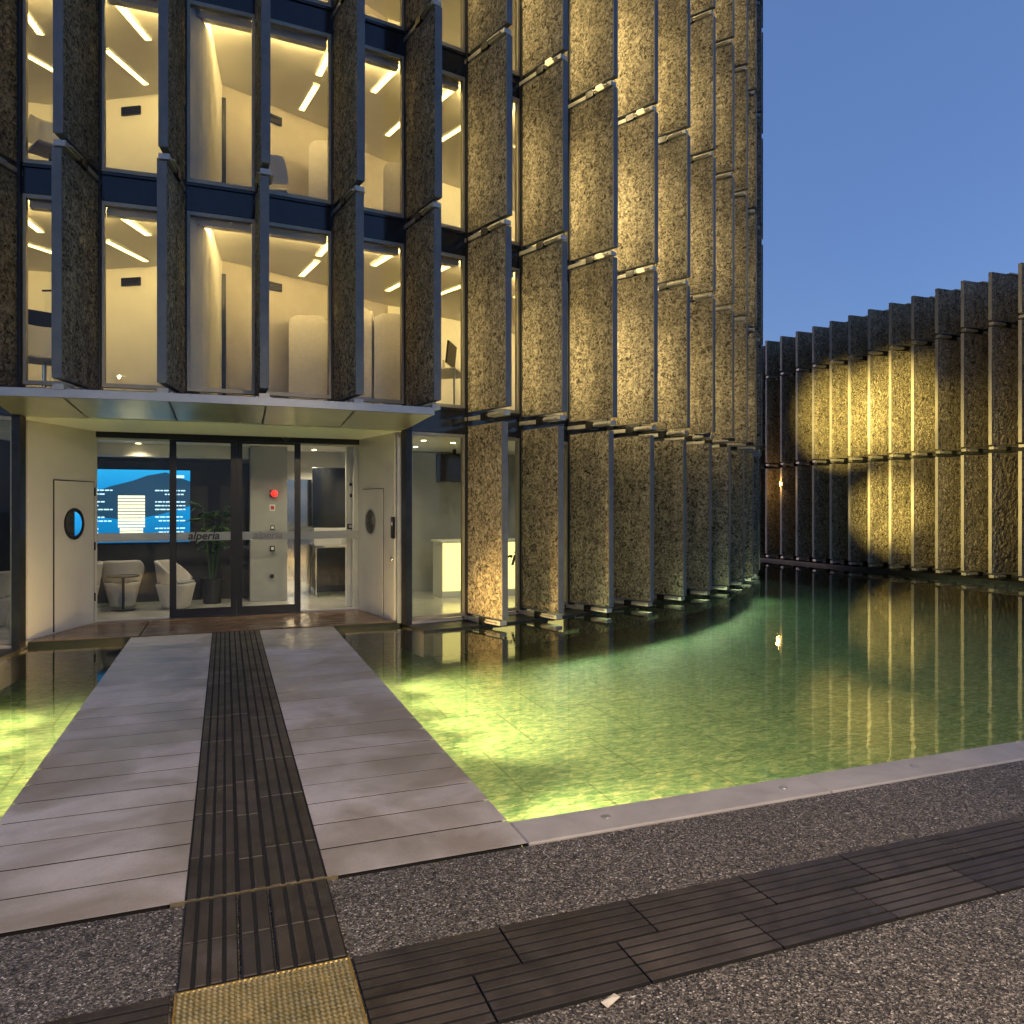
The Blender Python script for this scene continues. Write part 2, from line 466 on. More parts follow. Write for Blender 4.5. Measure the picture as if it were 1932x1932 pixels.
# slabs: rows 0.31 m deep, either side of the tactile strip
y = Y0
row = 0
while y < Y1 - .05:
    ye = min(y + .309, Y1)
    for (a, b) in ((WL, SL), (SR, WR)):
        aa, bb = a + .003, b - .003
        MB().bbox(aa, bb, y + .008, ye - .008, .0088, .0120 + random.uniform(-.0006, .0012), .001).build("slab", 'stone', walk)
    y = ye; row += 1

# tactile slabs: mesh with ribs running along local x; shared by size
TM = {}
def tactile_mesh(L_, W_, ribs):
    key = (round(L_, 3), round(W_, 3), ribs)
    if key not in TM:
        b = MB()
        g = .002
        b.box(g, L_ - g, g, W_ - g, -.03, .0, 1)
        step = W_ / ribs
        for i in range(ribs):
            y0 = i * step + .008; y1 = (i + 1) * step - .008
            b.add([(g, y0, 0), (L_ - g, y0, 0), (L_ - g, y1, 0), (g, y1, 0), (g + .002, y0 + .001, .004), (L_ - g - .002, y0 + .001, .004), (L_ - g - .002, y1 - .001, .004), (g + .002, y1 - .001, .004)],
                  [(4, 5, 6, 7), (0, 1, 5, 4), (1, 2, 6, 5), (2, 3, 7, 6), (3, 0, 4, 7)])
        TM[key] = b.mesh("tactile_slab", ['basalt', 'grout'])
    return TM[key]
def tslab(parent, x, y, L_, W_, ribs, along_y=False, z=.010):
    z += random.uniform(-.0015, .002)
    if along_y: place("tactile_slab", tactile_mesh(L_, W_, ribs), parent, loc=(x + W_, y, z), rz=rad(90))
    else: place("tactile_slab", tactile_mesh(L_, W_, ribs), parent, loc=(x, y, z))
# lengthwise strip: three columns with staggered joints
cols = [(SL, .215, 4), (SL + .22, .125, 2), (SL + .35, .26, 4)]
PT = 2.94                       # plate top edge
for ci, (cx_, cw, rb) in enumerate(cols):
    y = Y0 + .012; first = True
    while y < Y1 - .1:
        ln = random.choice((.42, .55, .7)) * (.6 if first else 1); first = False
        if y + ln > Y1 - .3: ln = Y1 - y
        tslab(walk, cx_, y, ln - .004, cw, rb, True)
        y += ln
    y = PT + .01
    while y < Y0 - .05:
        ln = (Y0 - .008) - y if (Y0 - y) < .5 else random.choice((.3, .36))
        tslab(plaza, cx_, y, ln - .003, cw, rb, True)
        y += ln
MB().box(SL - .06, SR + .05, Y0 - .005, Y0 + .009, -.01, .0135).build("brass_strip", 'brass_line', walk)
# crossing strip: two courses of ribbed slabs with joints offset
for (yy, ww, rb, off) in ((PT - .275, .27, 5, 0.0), (PT - .55, .27, 5, .22)):
    x = SR + .012 - 0.0
    first = True
    while x < 12:
        ln = .6 if not first else .6 - off * .9
        first = False
        tslab(plaza, x, yy, ln - .004, ww, rb)
        x += ln
    x = SL - .012
    while x > -5:
        tslab(plaza, x - .596, yy, .592, ww, rb); x -= .6
# brass warning plate with small raised ripples
b = MB(); nx, ny = 260, 200
px0, px1, py0, py1 = SL - .004, SR + .004, PT - .62, PT
for j in range(ny + 1):
    for i in range(nx + 1):
        u, v_ = i / nx, j / ny
        e = min(u, 1 - u, v_, 1 - v_)
        h = 0.0
        if e > .012:
            h = .006 * (0.5 + .5 * math.sin(v_ * 2 * math.pi * 27 + .9 * math.sin(u * 2 * math.pi * 32))) * (.65 + .35 * math.cos(u * 2 * math.pi * 32))
        else: h = .003
        b.v.append((px0 + u * (px1 - px0), py0 + v_ * (py1 - py0), .008 + h))
for j in range(ny):
    for i in range(nx):
        a = j * (nx + 1) + i
        b.f.append((a, a + 1, a + nx + 2, a + nx + 1)); b.mi.append(0)
b.box(px0, px1, py0, py1, -.02, .0065)
b.build("tactile_plate", 'brass', plaza)

# ------------------------------------------------------------------ tower
tower = empty("office_building", (CX, CY, 0), "round office tower clad in rough concrete fins with lit windows", "building")
# fin meshes with real coarse relief
FM = {}
def fin_mesh(h, L_, th, seed, key):
    k = (round(h, 2), round(L_, 2), seed, key)
    if k in FM: return FM[k]
    x0 = .07
    nx_, nz_ = max(4, int((L_ - x0) / .045)), int(h / .045)
    b = MB()
    for side in (-1, 1):
        base = len(b.v)
        for j in range(nz_ + 1):
            for i in range(nx_ + 1):
                x = x0 + (L_ - x0) * i / nx_; z = h * j / nz_
                edge = i in (0, nx_) or j in (0, nz_)
                d = 0 if edge else .011 * noise.fractal(Vector((x * 13, z * 13, seed * 7.3 + side * 3)), 1.0, 2.0, 2)
                b.v.append((x, side * (th / 2 + d - (.006 if edge else 0)), z))
        for j in range(nz_):
            for i in range(nx_):
                a = base + j * (nx_ + 1) + i
                f = (a, a + 1, a + nx_ + 2, a + nx_ + 1)
                b.f.append(f if side < 0 else tuple(reversed(f))); b.mi.append(0)
    e = th / 2 - .003
    # smooth border: outer end, inner end, top and bottom
    b.box(L_ - .004, L_ + .012, -th / 2 - .004, th / 2 + .004, 0, h, 1)
    b.box(x0 - .006, x0 + .004, -e, e, 0, h, 1)
    b.box(x0, L_ - .004, -e, e, h - .004, h + .002, 1)
    b.box(x0, L_ - .004, -e, e, -.002, .004, 1)
    FM[k] = b.mesh("fin", ['fin', 'fin_edge' if key == 't' else 'wing_edge'])
    return FM[k]
BM = {}
def bracket_mesh(L_, z, kind):
    k = (round(L_, 2), round(z, 2), kind)
    if k in BM: return BM[k]
    b = MB()
    b.box(-.02, L_ * .48, -.05, .05, z, z + .06, 0)
    b.box(L_ * .44, L_ * .60, -.075, .075, z - .025, z + .085, 1)
    b.box(L_ * .58, L_ - .03, -.062, .062, z + .01, z + .075, 0)
    b.box(L_ * .62, L_ - .10, -.10, .10, z + .03, z + .045, 0)
    if kind == 'lamp':
        b.box(L_ * .70, L_ * .82, -.13, -.066, z + .0, z + .06, 2)
    BM[k] = b.mesh("bracket", ['bracket', 'black', 'fitting_glow'])
    return BM[k]
TH = .098
UPL = []
for k in range(K0, K1 + 1):
    ti, to = tin(k), tout(k)
    pi_ = Vector(P(ti, R)); po = Vector(P(to, R + DR))
    for s_, (fb, ft, gs, gh) in enumerate(ST):
        if s_ == 0 and 0 <= k <= 5: continue
        d = po - pi_
        ang = math.atan2(d.y, d.x)
        if s_ == 1: ang -= rad(.8)
        if s_ == 0: ang -= rad(1.5)
        L_ = .99 if s_ == 0 else d.length - .02
        if s_ == 0: L_ = .97
        else: L_ = 1.04
        o = place("fin", fin_mesh(ft - fb, L_, TH, (k * 5 + s_ * 3) % 4, 't'), tower, loc=(pi_.x, pi_.y, fb), rz=ang)
        if s_ >= 1 and 6 <= k <= 14 and s_ <= 4: UPL.append((pi_.copy(), ang, fb, k, s_))
        lamp = (s_, k) in ((2, 8), (3, 8), (2, 9), (3, 9), (3, 7))
        place("bracket", bracket_mesh(L_, -.135 if s_ else -.10, 'lamp' if lamp else 'plain'), o, local=True)
# mullions
for k in range(K0, K1 + 1):
    t_ = tin(k)
    ends = [(3.0, 17.0)] if 0 < k < 5 else [(0.0, 17.0)]
    for z0, z1 in ends:
        b = MB(); b.box(-.045, .045, -.10, .09, z0, z1)
        x, y = P(t_, R)
        b.build("mullion", 'dark_metal', tower, loc=(x, y, 0), rz=rad(t_))
# windows and spandrels
for k in range(K0, K1):
    a = Vector(P(tin(k), R)); c_ = Vector(P(tin(k + 1), R)); d = c_ - a
    ang = math.atan2(d.y, d.x); W_ = d.length
    for s_, (fb, ft, gs, gh) in enumerate(ST):
        if s_ == 0 and 0 <= k < 5: continue
        b = MB(); i0, i1 = .05, W_ - .05
        fw = .035
        b.box(i0, i0 + fw, -.03, .05, gs, gh); b.box(i1 - fw, i1, -.03, .05, gs, gh)
        b.box(i0 + fw, i1 - fw, -.03, .05, gs, gs + .05); b.box(i0 + fw, i1 - fw, -.03, .05, gh - .05, gh)
        wdw = b.build("window", 'frame', tower, loc=(a.x, a.y, 0), rz=ang)
        p_ = MB().add([(i0 + fw, 0, gs + .05), (i1 - fw, 0, gs + .05), (i1 - fw, 0, gh - .05), (i0 + fw, 0, gh - .05)], [(0, 1, 2, 3)])
        p_.build("pane", 'glass', wdw, local=True)
        nz0 = gh; nz1 = ST[s_ + 1][2] if s_ + 1 < len(ST) else 17.0
        b = MB(); b.box(.046, W_ - .046, -.015, .03, nz0 + .012, nz1 - .012); b.box(.046, W_ - .046, -.04, .03, nz1 - .045, nz1 - .013)
        b.build("spandrel", 'spandrel', tower, loc=(a.x, a.y, 0), rz=ang)
# floors and ceilings: ring sectors
def sector(r0, r1, t0, t1, z0, z1, step=2.5):
    n_ = max(2, int((t1 - t0) / step)); b = MB()
    ts = [t0 + (t1 - t0) * i / n_ for i in range(n_ + 1)]
    for i in range(n_):
        b.prism([P(ts[i], r1), P(ts[i + 1], r1), P(ts[i + 1], r0), P(ts[i], r0)], z0, z1)
    return b
T0, T1 = tin(K0), tin(K1)
for s_ in range(1, 6):
    gs = ST[s_][2]; gh0 = ST[s_ - 1][3]
    sector(R - 5.2, R - .06, T0, T1, gs - .12, gs - .02).build("floor", 'carpet', tower)
    sector(R - 5.2, R - .07, T0, T1, gh0 + .0, gh0 + .08).build("ceiling", 'ceiling', tower)
sector(R - 6.5, R - .06, T0, tin(0), -.1, .03).build("floor", 'lobby_floor', tower)
sector(R - 6.5, R - .06, tin(5) + .2, T1, -.1, .03).build("floor", 'lobby_floor', tower)
MB().prism([(-2.36, 12.72), (2.42, 12.72), (2.6, 11.2), (3.4, 15.6), (3.2, 17.6), (-3.4, 17.6), (-2.6, 15)][0:2] + [(3.0, 17.6), (-3.0, 17.6)], -.1, .026).build("floor", 'lobby_floor', tower)
sector(R - 6, R - .06, T0, T1, 16.75, 17.05).build("roof", 'dark_metal', tower)
# end walls so that the drum is closed
for t_ in (T0 - .2, T1 + .2):
    x, y = P(t_, R); MB().box(-.05, .05, -.1, 6.4, 0, 17).build("end_wall", 'dark_wall', tower, loc=(x, y, 0), rz=rad(t_))
sector(R - 6.6, R - 6.4, T0, T1, 0, 17).build("core_wall", 'white_wall', tower)

def wall_line(pts, z0, z1, th, m_, parent, name="partition_wall"):
    b = MB()
    for i in range(len(pts) - 1):
        a = Vector(pts[i]); c_ = Vector(pts[i + 1]); d = (c_ - a); nrm = Vector((-d.y, d.x)).normalized() * th
        b.prism([tuple(a), tuple(c_), tuple(c_ + nrm), tuple(a + nrm)], z0, z1)
    return b.build(name, m_, parent)
arc = [P(t_, R - 3.4) for t_ in range(14, int(T1), 4)]
def rounded(pts, i, r, n_=5):
    a, b, c_ = (Vector(pts[j]) for j in (i - 1, i, i + 1))
    p = b + (a - b).normalized() * r; q = b + (c_ - b).normalized() * r
    return [tuple((p * (1 - t) * (1 - t) + b * 2 * t * (1 - t) + q * t * t)) for t in [j / n_ for j in range(n_ + 1)]]
part_pts = [(-0.43, 10.79), (-0.20, 11.02), (-0.05, 12.70), (0.1, 12.77)]
pp = [part_pts[0]] + rounded(part_pts, 1, .18) + part_pts[2:3]
for s_ in (1, 2, 3, 4, 5):
    gs, gh = ST[s_][2], ST[s_][3]
    wall_line(pp, gs, gh, .12, 'white_wall', tower)
    wall_line([(-0.05, 12.70), (1.73, 13.55), (2.58, 14.25), (3.3, 14.62)], gs, gh, .12, 'taupe_shade', tower, "core_wall")
    wall_line([(3.3, 14.62)] + arc[0:], gs, gh, .12, 'white_wall', tower, "core_wall")
    wall_line([(-4.4, 14.6), (-2.7, 14.35), (-1.78, 13.84), (-.9, 13.30), (-.18, 13.0)], gs, gh, .12, 'white_wall', tower, "core_wall")
    # door leaf and frame at the inner end of the partition
    b = MB(); b.box(-.03, .03, -.02, .02, gs, gs + 2.1)
    b.build("door_frame", 'dark_metal', tower, loc=(-.02, 12.55, 0), rz=rad(-4))
    # air grilles on the back wall
    for (gx, gy, ga) in ((-1.42, 13.61, -31.0), (.72, 13.045, 26.0), (3.25, 14.55, 26.0)):
        g = MB(); g.box(-.17, .17, -.03, .0, gh - .30, gh - .17)
        for q in range(3): g.box(-.155, .155, -.04, -.03, gh - .285 + q * .035, gh - .265 + q * .035, 1)
        g.build("air_grille", ['dark_metal', 'black'], tower, loc=(gx, gy, 0), rz=rad(ga))

# ------------------------------------------------------------------ entrance portal
HZ = 2.87
DY = 12.70
# splayed white side walls with flush doors
def side_wall(p, q, door, win, name):
    """vertical panel from outer p to inner q; returns transform along it"""
    p = Vector(p); q = Vector(q); d = q - p; ang = math.atan2(d.y, d.x)
    o = MB().box(0, d.length, -.02, .02, .02, HZ).build(name, 'portal', tower, loc=(p.x, p.y, 0), rz=ang)
    return o, d.length, ang
LW, lwl, lwa = side_wall((-2.40, 11.30), (-1.80, DY - .02), None, None, "portal_wall")
RW, rwl, rwa = side_wall((2.40, 11.26), (2.10, DY - .02), None, None, "portal_wall")
def porthole_door(wall, x0, x1, sgn, rx, z1=2.10):
    leaf = MB()
    y0, y1 = (-.034, -.022) if sgn < 0 else (.022, .034)
    leaf.box(x0, x1, y0, y1, .04, z1)
    lf = leaf.build("door", 'portal', wall, local=True)
    g = MB()          # dark shadow gap round the leaf
    for (a, b_, c_, d) in ((x0 - .012, x0, .04, z1 + .012), (x1, x1 + .012, .04, z1 + .012), (x0, x1, z1, z1 + .012)):
        g.box(a, b_, min(y0, y1), max(y0, y1) - .008 if sgn > 0 else max(y0, y1), c_, d)
    g.build("door_gap", 'black', wall, local=True)
    T = Matrix.Translation((rx, y0 if sgn < 0 else y1, 1.5)) @ Matrix.Rotation(rad(90), 4, 'X')
    r_ = MB()
    seg = 28
    for rr, zz in ((.225, -.004), (.225, .012), (.195, .012), (.195, -.004)):
        for q in range(seg):
            a = 2 * math.pi * q / seg; r_.v.append(tuple(T @ Vector((rr * math.cos(a), rr * math.sin(a), zz))))
    for i in range(3):
        for q in range(seg):
            a = i * seg + q; b_ = i * seg + (q + 1) % seg
            r_.f.append((a, b_, b_ + seg, a + seg)); r_.mi.append(0)
    r_.build("porthole_ring", 'black', lf, local=True)
    gl_ = MB(); gl_.lathe([(.194, 0), (.194, .004)], 28, 0, T)
    gl_.build("porthole_glass", 'spandrel', lf, local=True)
    if sgn < 0:
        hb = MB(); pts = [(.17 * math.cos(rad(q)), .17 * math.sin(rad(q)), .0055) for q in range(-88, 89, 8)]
        hb.add(pts, [tuple(range(len(pts)))], 0, T); hb.build("painted_reflection", 'screen', lf, local=True)  # glowing half-disc, a blue reflection painted onto the porthole glass
porthole_door(LW, lwl * .34, lwl * .93, -1, lwl * .62)
porthole_door(RW, rwl * .28, rwl * .85, 1, rwl * .62, 2.02)
# outer jambs
for (x0, x1, y0) in ((-2.52, -2.405, 11.16), (2.405, 2.50, 11.14)):
    MB().box(x0, x1, y0, y0 + .22, .0, HZ + .1).build("jamb", 'canopy_edge', tower)
# soffit inside the portal
MB().prism([(-2.40, 11.24), (2.40, 11.22), (2.12, DY + .05), (-1.82, DY + .05)], HZ, HZ + .06).build("soffit", 'portal', tower)
# canopy: thin front edge, underside sloping down to the portal head, in five panels
def front(x): return 9.74 + .0285 * (x - .12) ** 2
xs = [-2.52, -1.72, -.62, .47, 1.56, 2.64]; xb = [-2.42, -1.60, -.58, .47, 1.50, 2.42]
zt, zf, zb = 3.085, 2.985, HZ - .0
for i in range(5):
    n_ = 5; g = .011; b = MB()
    for j in range(n_):
        fa, fb_ = j / n_, (j + 1) / n_
        xa = xs[i] + g + (xs[i + 1] - xs[i] - 2 * g) * fa; xc = xs[i] + g + (xs[i + 1] - xs[i] - 2 * g) * fb_
        ba = xb[i] + g + (xb[i + 1] - xb[i] - 2 * g) * fa; bc = xb[i] + g + (xb[i + 1] - xb[i] - 2 * g) * fb_
        ya, yc = front(xa) + .004, front(xc) + .004
        m1a, m1c = 10.75, 10.75
        ma = xa + (ba - xa) * .7; mc = xc + (bc - xc) * .7
        pts = [(xa, ya, zf), (xc, yc, zf), (mc, m1c, 2.875), (ma, m1a, 2.875), (bc, 11.22, zb), (ba, 11.22, zb)]
        b.add(pts, [(0, 3, 2, 1), (3, 5, 4, 2)])
    b.build("canopy_panel", 'canopy', tower)
b = MB(); n_ = 24
for j in range(n_):
    xa = -2.53 + 5.18 * j / n_; xc = -2.53 + 5.18 * (j + 1) / n_
    b.prism([(xa, front(xa) - .012), (xc, front(xc) - .012), (xc, 11.3), (xa, 11.3)], zf + .003, zt)
b.build("canopy_slab", 'canopy_edge', tower)
# header
MB().box(-2.6, 2.6, 11.32, 11.5, HZ + .07, 3.25).build("header_beam", 'dark_metal', tower)
MB().box(-1.82, 2.12, DY - .06, DY + .08, 2.775, HZ - .004).build("door_header", 'black', tower)
# sliding doors and sidelights
def leafdoor(x0, x1, y, name, stiles=(.045, .045), rail=.09, top=.03):
    b = MB(); z0, z1 = .03, 2.772
    b.box(x0, x0 + stiles[0], y - .025, y + .025, z0, z1); b.box(x1 - stiles[1], x1, y - .025, y + .025, z0, z1)
    b.box(x0 + stiles[0], x1 - stiles[1], y - .024, y + .024, z0, z0 + rail); b.box(x0 + stiles[0], x1 - stiles[1], y - .024, y + .024, z1 - top, z1)
    o = b.build(name, 'black', tower)
    MB().add([(x0 + stiles[0], y, z0 + rail), (x1 - stiles[1], y, z0 + rail), (x1 - stiles[1], y, z1 - top), (x0 + stiles[0], y, z1 - top)], [(0, 1, 2, 3)]).build("pane", 'door_glass', o, local=False)
    MB().box(x0 + stiles[0], x1 - stiles[1], y - .012, y - .006, 1.215, 1.345).build("frosted_band", 'frost', o, local=False)
    return o
dl = leafdoor(-.80, .165, DY, "sliding_door", (.095, .085), .13)
dr = leafdoor(.167, 1.145, DY, "sliding_door", (.085, .095), .13)
def sidelight(x0, x1):
    b = MB(); b.box(x0, x1, DY - .02, DY + .02, .028, .05); b.box(x0, x1, DY - .02, DY + .02, 2.74, 2.772)
    o = b.build("sidelight", 'portal', tower)
    MB().add([(x0, DY, .05), (x1, DY, .05), (x1, DY, 2.74), (x0, DY, 2.74)], [(0, 1, 2, 3)]).build("pane", 'door_glass', o, local=False)
    MB().box(x0, x1, DY - .012, DY - .006, 1.215, 1.345).build("frosted_band", 'frost', o, local=False)
sidelight(-1.79, -.803); sidelight(1.148, 2.105)
place("door_lettering", text_mesh("door_lettering", "alperia", .17, 'lettering', .004, .2), dl, loc=(-.315, DY - .018, 1.285))
place("door_lettering", text_mesh("door_lettering", "alperia", .17, 'grey_lettering', .004, .2), dr, loc=(.635, DY - .018, 1.285))
for d_, x, s_ in ((dl, .02, "((<"), (dr, .31, ">))")):
    place("door_pictogram", text_mesh("door_pictogram", s_, .075, 'grey_lettering', .0, 0), d_, loc=(x, DY - .015, 1.10))
# hinges on the left wall
for z in (.35, 1.1, 1.9):
    MB().box(lwl * .935, lwl * .95, -.045, -.02, z, z + .12).build("hinge", 'black', LW, local=True)
# deck
deck = structure(MB().box(-2.52, 2.45, 11.16, 11.17, -.12, .012).build("wooden_deck", 'black'))
y = 11.172; i = 0
while y < DY - .05:
    ye = min(y + .118, DY - .025)
    f = (y - 11.17) / (DY - 11.17)
    xl = -2.42 + .62 * f + .02; xr = 2.38 - .28 * f - .02
    cut = random.uniform(-.9, 1.2)
    for a, b_ in ((xl, -1.08), (-1.06, cut), (cut + .004, xr)):
        MB().bbox(a, b_, y + .003, ye - .003, -.02, .022 + random.uniform(-.001, .001), .003).build("plank", 'deck', deck)
    y = ye; i += 1
MB().box(-2.5, 2.45, 11.18, DY, -.14, -.025).build("deck_base", 'black', deck)

# ------------------------------------------------------------------ ground-floor interior walls
gz = 2.84
wall_line([(-6, 15.6), (-2.9, 15.2), (-2.5, 15.0), (.42, 15.0)], .03, 2.55, .12, 'dark_wall', tower, "lobby_wall")
wall_line([(-6, 15.75), (-2.9, 15.4), (.42, 15.14)], 2.552, gz, .12, 'grey_wall', tower, "lobby_wall")
MB().box(.42, 1.06, 14.35, 15.2, .03, gz).build("lobby_column", 'grey_wall', tower)
wall_line([(1.06, 15.6), (2.2, 15.6), (2.55, 14.8)], .03, gz, .12, 'white_wall', tower, "lobby_wall")
wall_line([(2.12, 12.76), (2.2, 14.2), (2.75, 14.8), (3.2, 14.8)], .03, gz, .10, 'white_wall', tower, "lobby_wall")
wall_line([(3.2, 14.8), (7.2, 15.2), (9.5, 17.0), (11.5, 20)], .03, gz, .12, 'grey_wall', tower, "lobby_wall")
MB().prism([(-3.2, 12.72), (2.5, 12.72), (3.3, 17.6), (-3.4, 17.6)], gz + .002, gz + .03).build("ceiling", 'ceiling', tower)
MB().box(-2.6, .4, 14.6, 14.98, 2.62, gz).build("soffit", 'white_wall', tower)

# ------------------------------------------------------------------ ceiling lights
ORD = {-1: 'leftmost', 0: 'first', 1: 'second', 2: 'third', 3: 'fourth', 4: 'fifth', 5: 'sixth', 6: 'seventh', 7: 'eighth', 8: 'ninth', 9: 'tenth', 10: 'eleventh', 11: 'twelfth', 12: 'thirteenth', 13: 'fourteenth', 14: 'fifteenth'}
def led(p, q, z, label, width=.085, m_='led'):
    p = Vector((*p, 0)); q = Vector((*q, 0)); d = q - p
    ang = math.atan2(d.y, d.x)
    o = empty("ceiling_light", (p.x, p.y, z), label, "ceiling light", "LED strips on the office ceilings", ang)
    b = MB(); b.box(-.012, d.length + .012, -width / 2 - .012, width / 2 + .012, -.03, -.002)
    b.build("housing", 'white_plastic', o, local=True)
    b = MB(); b.add([(0, -width / 2, -.034), (0, width / 2, -.034), (d.length, width / 2, -.034), (d.length, -width / 2, -.034)], [(0, 1, 2, 3)])
    b.build("diffuser", m_, o, local=True)
UP = [((-1.40, 10.95), (-1.02, 11.82), 0, 'nearer the glass'), ((-1.61, 12.30), (-1.16, 13.08), 0, 'towards the back wall'),
      ((.44, 10.9), (.46, 11.80), 2, 'nearer the glass'),
      ((1.46, 11.0), (1.34, 11.86), 3, 'nearer the glass'), ((1.34, 12.15), (1.19, 13.0), 3, 'towards the back wall'),
      ((2.45, 11.15), (2.21, 12.03), 4, 'nearer the glass'), ((2.86, 12.75), (2.70, 13.35), 4, 'towards the back wall'),
      ((3.42, 11.34), (3.25, 11.95), 5, 'nearer the glass'), ((3.86, 12.6), (3.6, 13.3), 5, 'towards the back wall'),
      ((-2.54, 11.6), (-2.42, 12.22), -1, 'nearer the glass'), ((-2.72, 12.86), (-2.40, 13.2), -1, 'towards the back wall')]
for k in range(7, 15):
    t_ = tin(k) - .3
    UP.append((P(t_, R - .45), P(t_ - .2, R - 1.25), k - 1, 'nearer the glass'))
FL = {1: 'lower office floor', 2: 'middle office floor', 3: 'upper office floor', 4: 'fourth office floor'}
for s_ in (1, 2, 3, 4):
    for p, q, bay, where in UP:
        if s_ >= 3 and where.startswith('towards'): continue
        if s_ >= 4 and bay < 6: continue
        led(p, q, ST[s_][3], f"warm LED ceiling strip on {FL[s_]}, {ORD[bay]} window bay, {where}")
# added fill light: unseen emitters behind the window heads, housed, facing into the room
for s_ in (1, 2, 3, 4):
    zz = ST[s_][3] - .10
    for k in range(K0, 15):
        a = Vector(P(tin(k), R - .12)); c_ = Vector(P(tin(k + 1), R - .12)); d = c_ - a
        o = MB().box(.08, d.length - .08, -.015, .0, zz - .02, zz + .09).box(.08, d.length - .08, .0, .10, zz - .02, zz - .012).build("fill_light", 'white_plastic', tower, loc=(a.x, a.y, 0), rz=math.atan2(d.y, d.x))
        MB().add([(.1, .004, zz), (d.length - .1, .004, zz), (d.length - .1, .004, zz + .08), (.1, .004, zz + .08)], [(3, 2, 1, 0)]).build("strip", 'room_fill', o, local=True)
# lobby downlights
DLN = [(-1.4, 13.5), (-.3, 13.4), (.8, 13.3), (1.7, 13.5), (-1.4, 14.4), (1.6, 14.9), (3.1, 12.3), (3.7, 12.6), (4.6, 12.9), (5.6, 13.4), (3.3, 13.7), (6.8, 14.0), (-3.6, 12.6), (-4.4, 13.4)]
DLW = ['near the left end of the glass', 'above the left sliding door', 'above the right sliding door', 'behind the right sidelight', 'above the tub chairs', 'in front of the lift', 'nearest the portal', 'second from the portal', 'over the counter lettering', 'over the far half of the counter', 'deep beside the television', 'before the tall blue display', 'close to the portal', 'farther from the portal']
for i, (x, y) in enumerate(DLN):
    side = 'reception' if x > 2.4 else ('left lounge' if x < -2 else 'entrance lobby')
    o = empty("downlight", (x, y, gz + .002 if -2.6 < x < 2.4 else 2.86), f"small round downlight in the {side} ceiling, {DLW[i]}", "downlight", f"{side} downlights")
    MB().lathe([(.055, -.012), (.06, -.006), (.06, -.001)], 16).build("trim", 'white_plastic', o, local=True)
    MB().lathe([(.042, -.016), (.042, -.0125)], 16).build("lens", 'led_dim', o, local=True)
    ld = bpy.data.lights.new("downlight_lamp", 'SPOT'); ld.energy = 9 if x > 2.4 else (9 if x < .5 else (36 if y > 14.5 else 14)); ld.color = (1.0, .88, .44) if x > 2.4 else (1.0, .84, .55)
    ld.spot_size = rad(130); ld.spot_blend = .8; ld.shadow_soft_size = .04
    lo = bpy.data.objects.new("downlight_lamp", ld); COL.objects.link(lo); lo.parent = o; lo.location = (0, 0, -.03)

# ------------------------------------------------------------------ lobby furniture
# presentation screen
def wall_screen():
    x0, x1, z0, z1, y = -2.46, -.60, 1.10, 2.40, 14.95
    o = empty("wall_screen", ((x0 + x1) / 2, y, 1.1), "large blue presentation screen on the dark lobby wall", "screen")
    MB().box(x0 - .02, x1 + .02, y, y + .04, z0 - .02, z1 + .02).build("housing", 'black', o)
    MB().box(x0, x1, y - .004, y - .001, z0, z1).build("display", 'screen', o)
    # mountain silhouette
    pts = [(x0, 1.9), (-2.2, 1.98), (-1.9, 2.1), (-1.55, 2.2), (-1.3, 2.3), (-1.0, 2.36), (-.8, 2.28), (x1, 2.2), (x1, 1.75), (-1.1, 1.6), (-1.6, 1.5), (x0, 1.6)]
    b = MB(); n_ = len(pts)
    b.add([(px, y - .006, pz) for px, pz in pts], [tuple(range(n_))]); b.build("picture_mountain", 'screen_dark', o)
    b = MB()
    for q in range(13):
        zz = 1.2 + q * .058; hw = .215 - (.03 if q < 3 else 0)
        b.box(-1.56 - hw, -1.56 + hw, y - .012, y - .009, zz, zz + .043)
    b.build("picture_tower", 'screen_tower', o)
    b = MB()
    random.seed(3)
    for colx, wdt in ((-2.36, .5), (-1.18, .5)):
        for q in range(13):
            zz = 2.02 - q * .068
            x = colx if colx < -2 else colx + random.choice((0, .0, .06, .16))
            end = colx + wdt - (random.choice((0, .1, .22)) if colx < -2 else 0)
            if q in (2, 6, 9): continue
            while x < end - .03:
                wl_ = min(random.uniform(.03, .09), end - x)
                b.box(x, x + wl_, y - .012, y - .010, zz, zz + .022); x += wl_ + .014
    b.box(-.93, -.70, y - .012, y - .010, 2.26, 2.31)
    b.build("picture_text_lines", 'screen_white', o)
    return o
wall_screen()
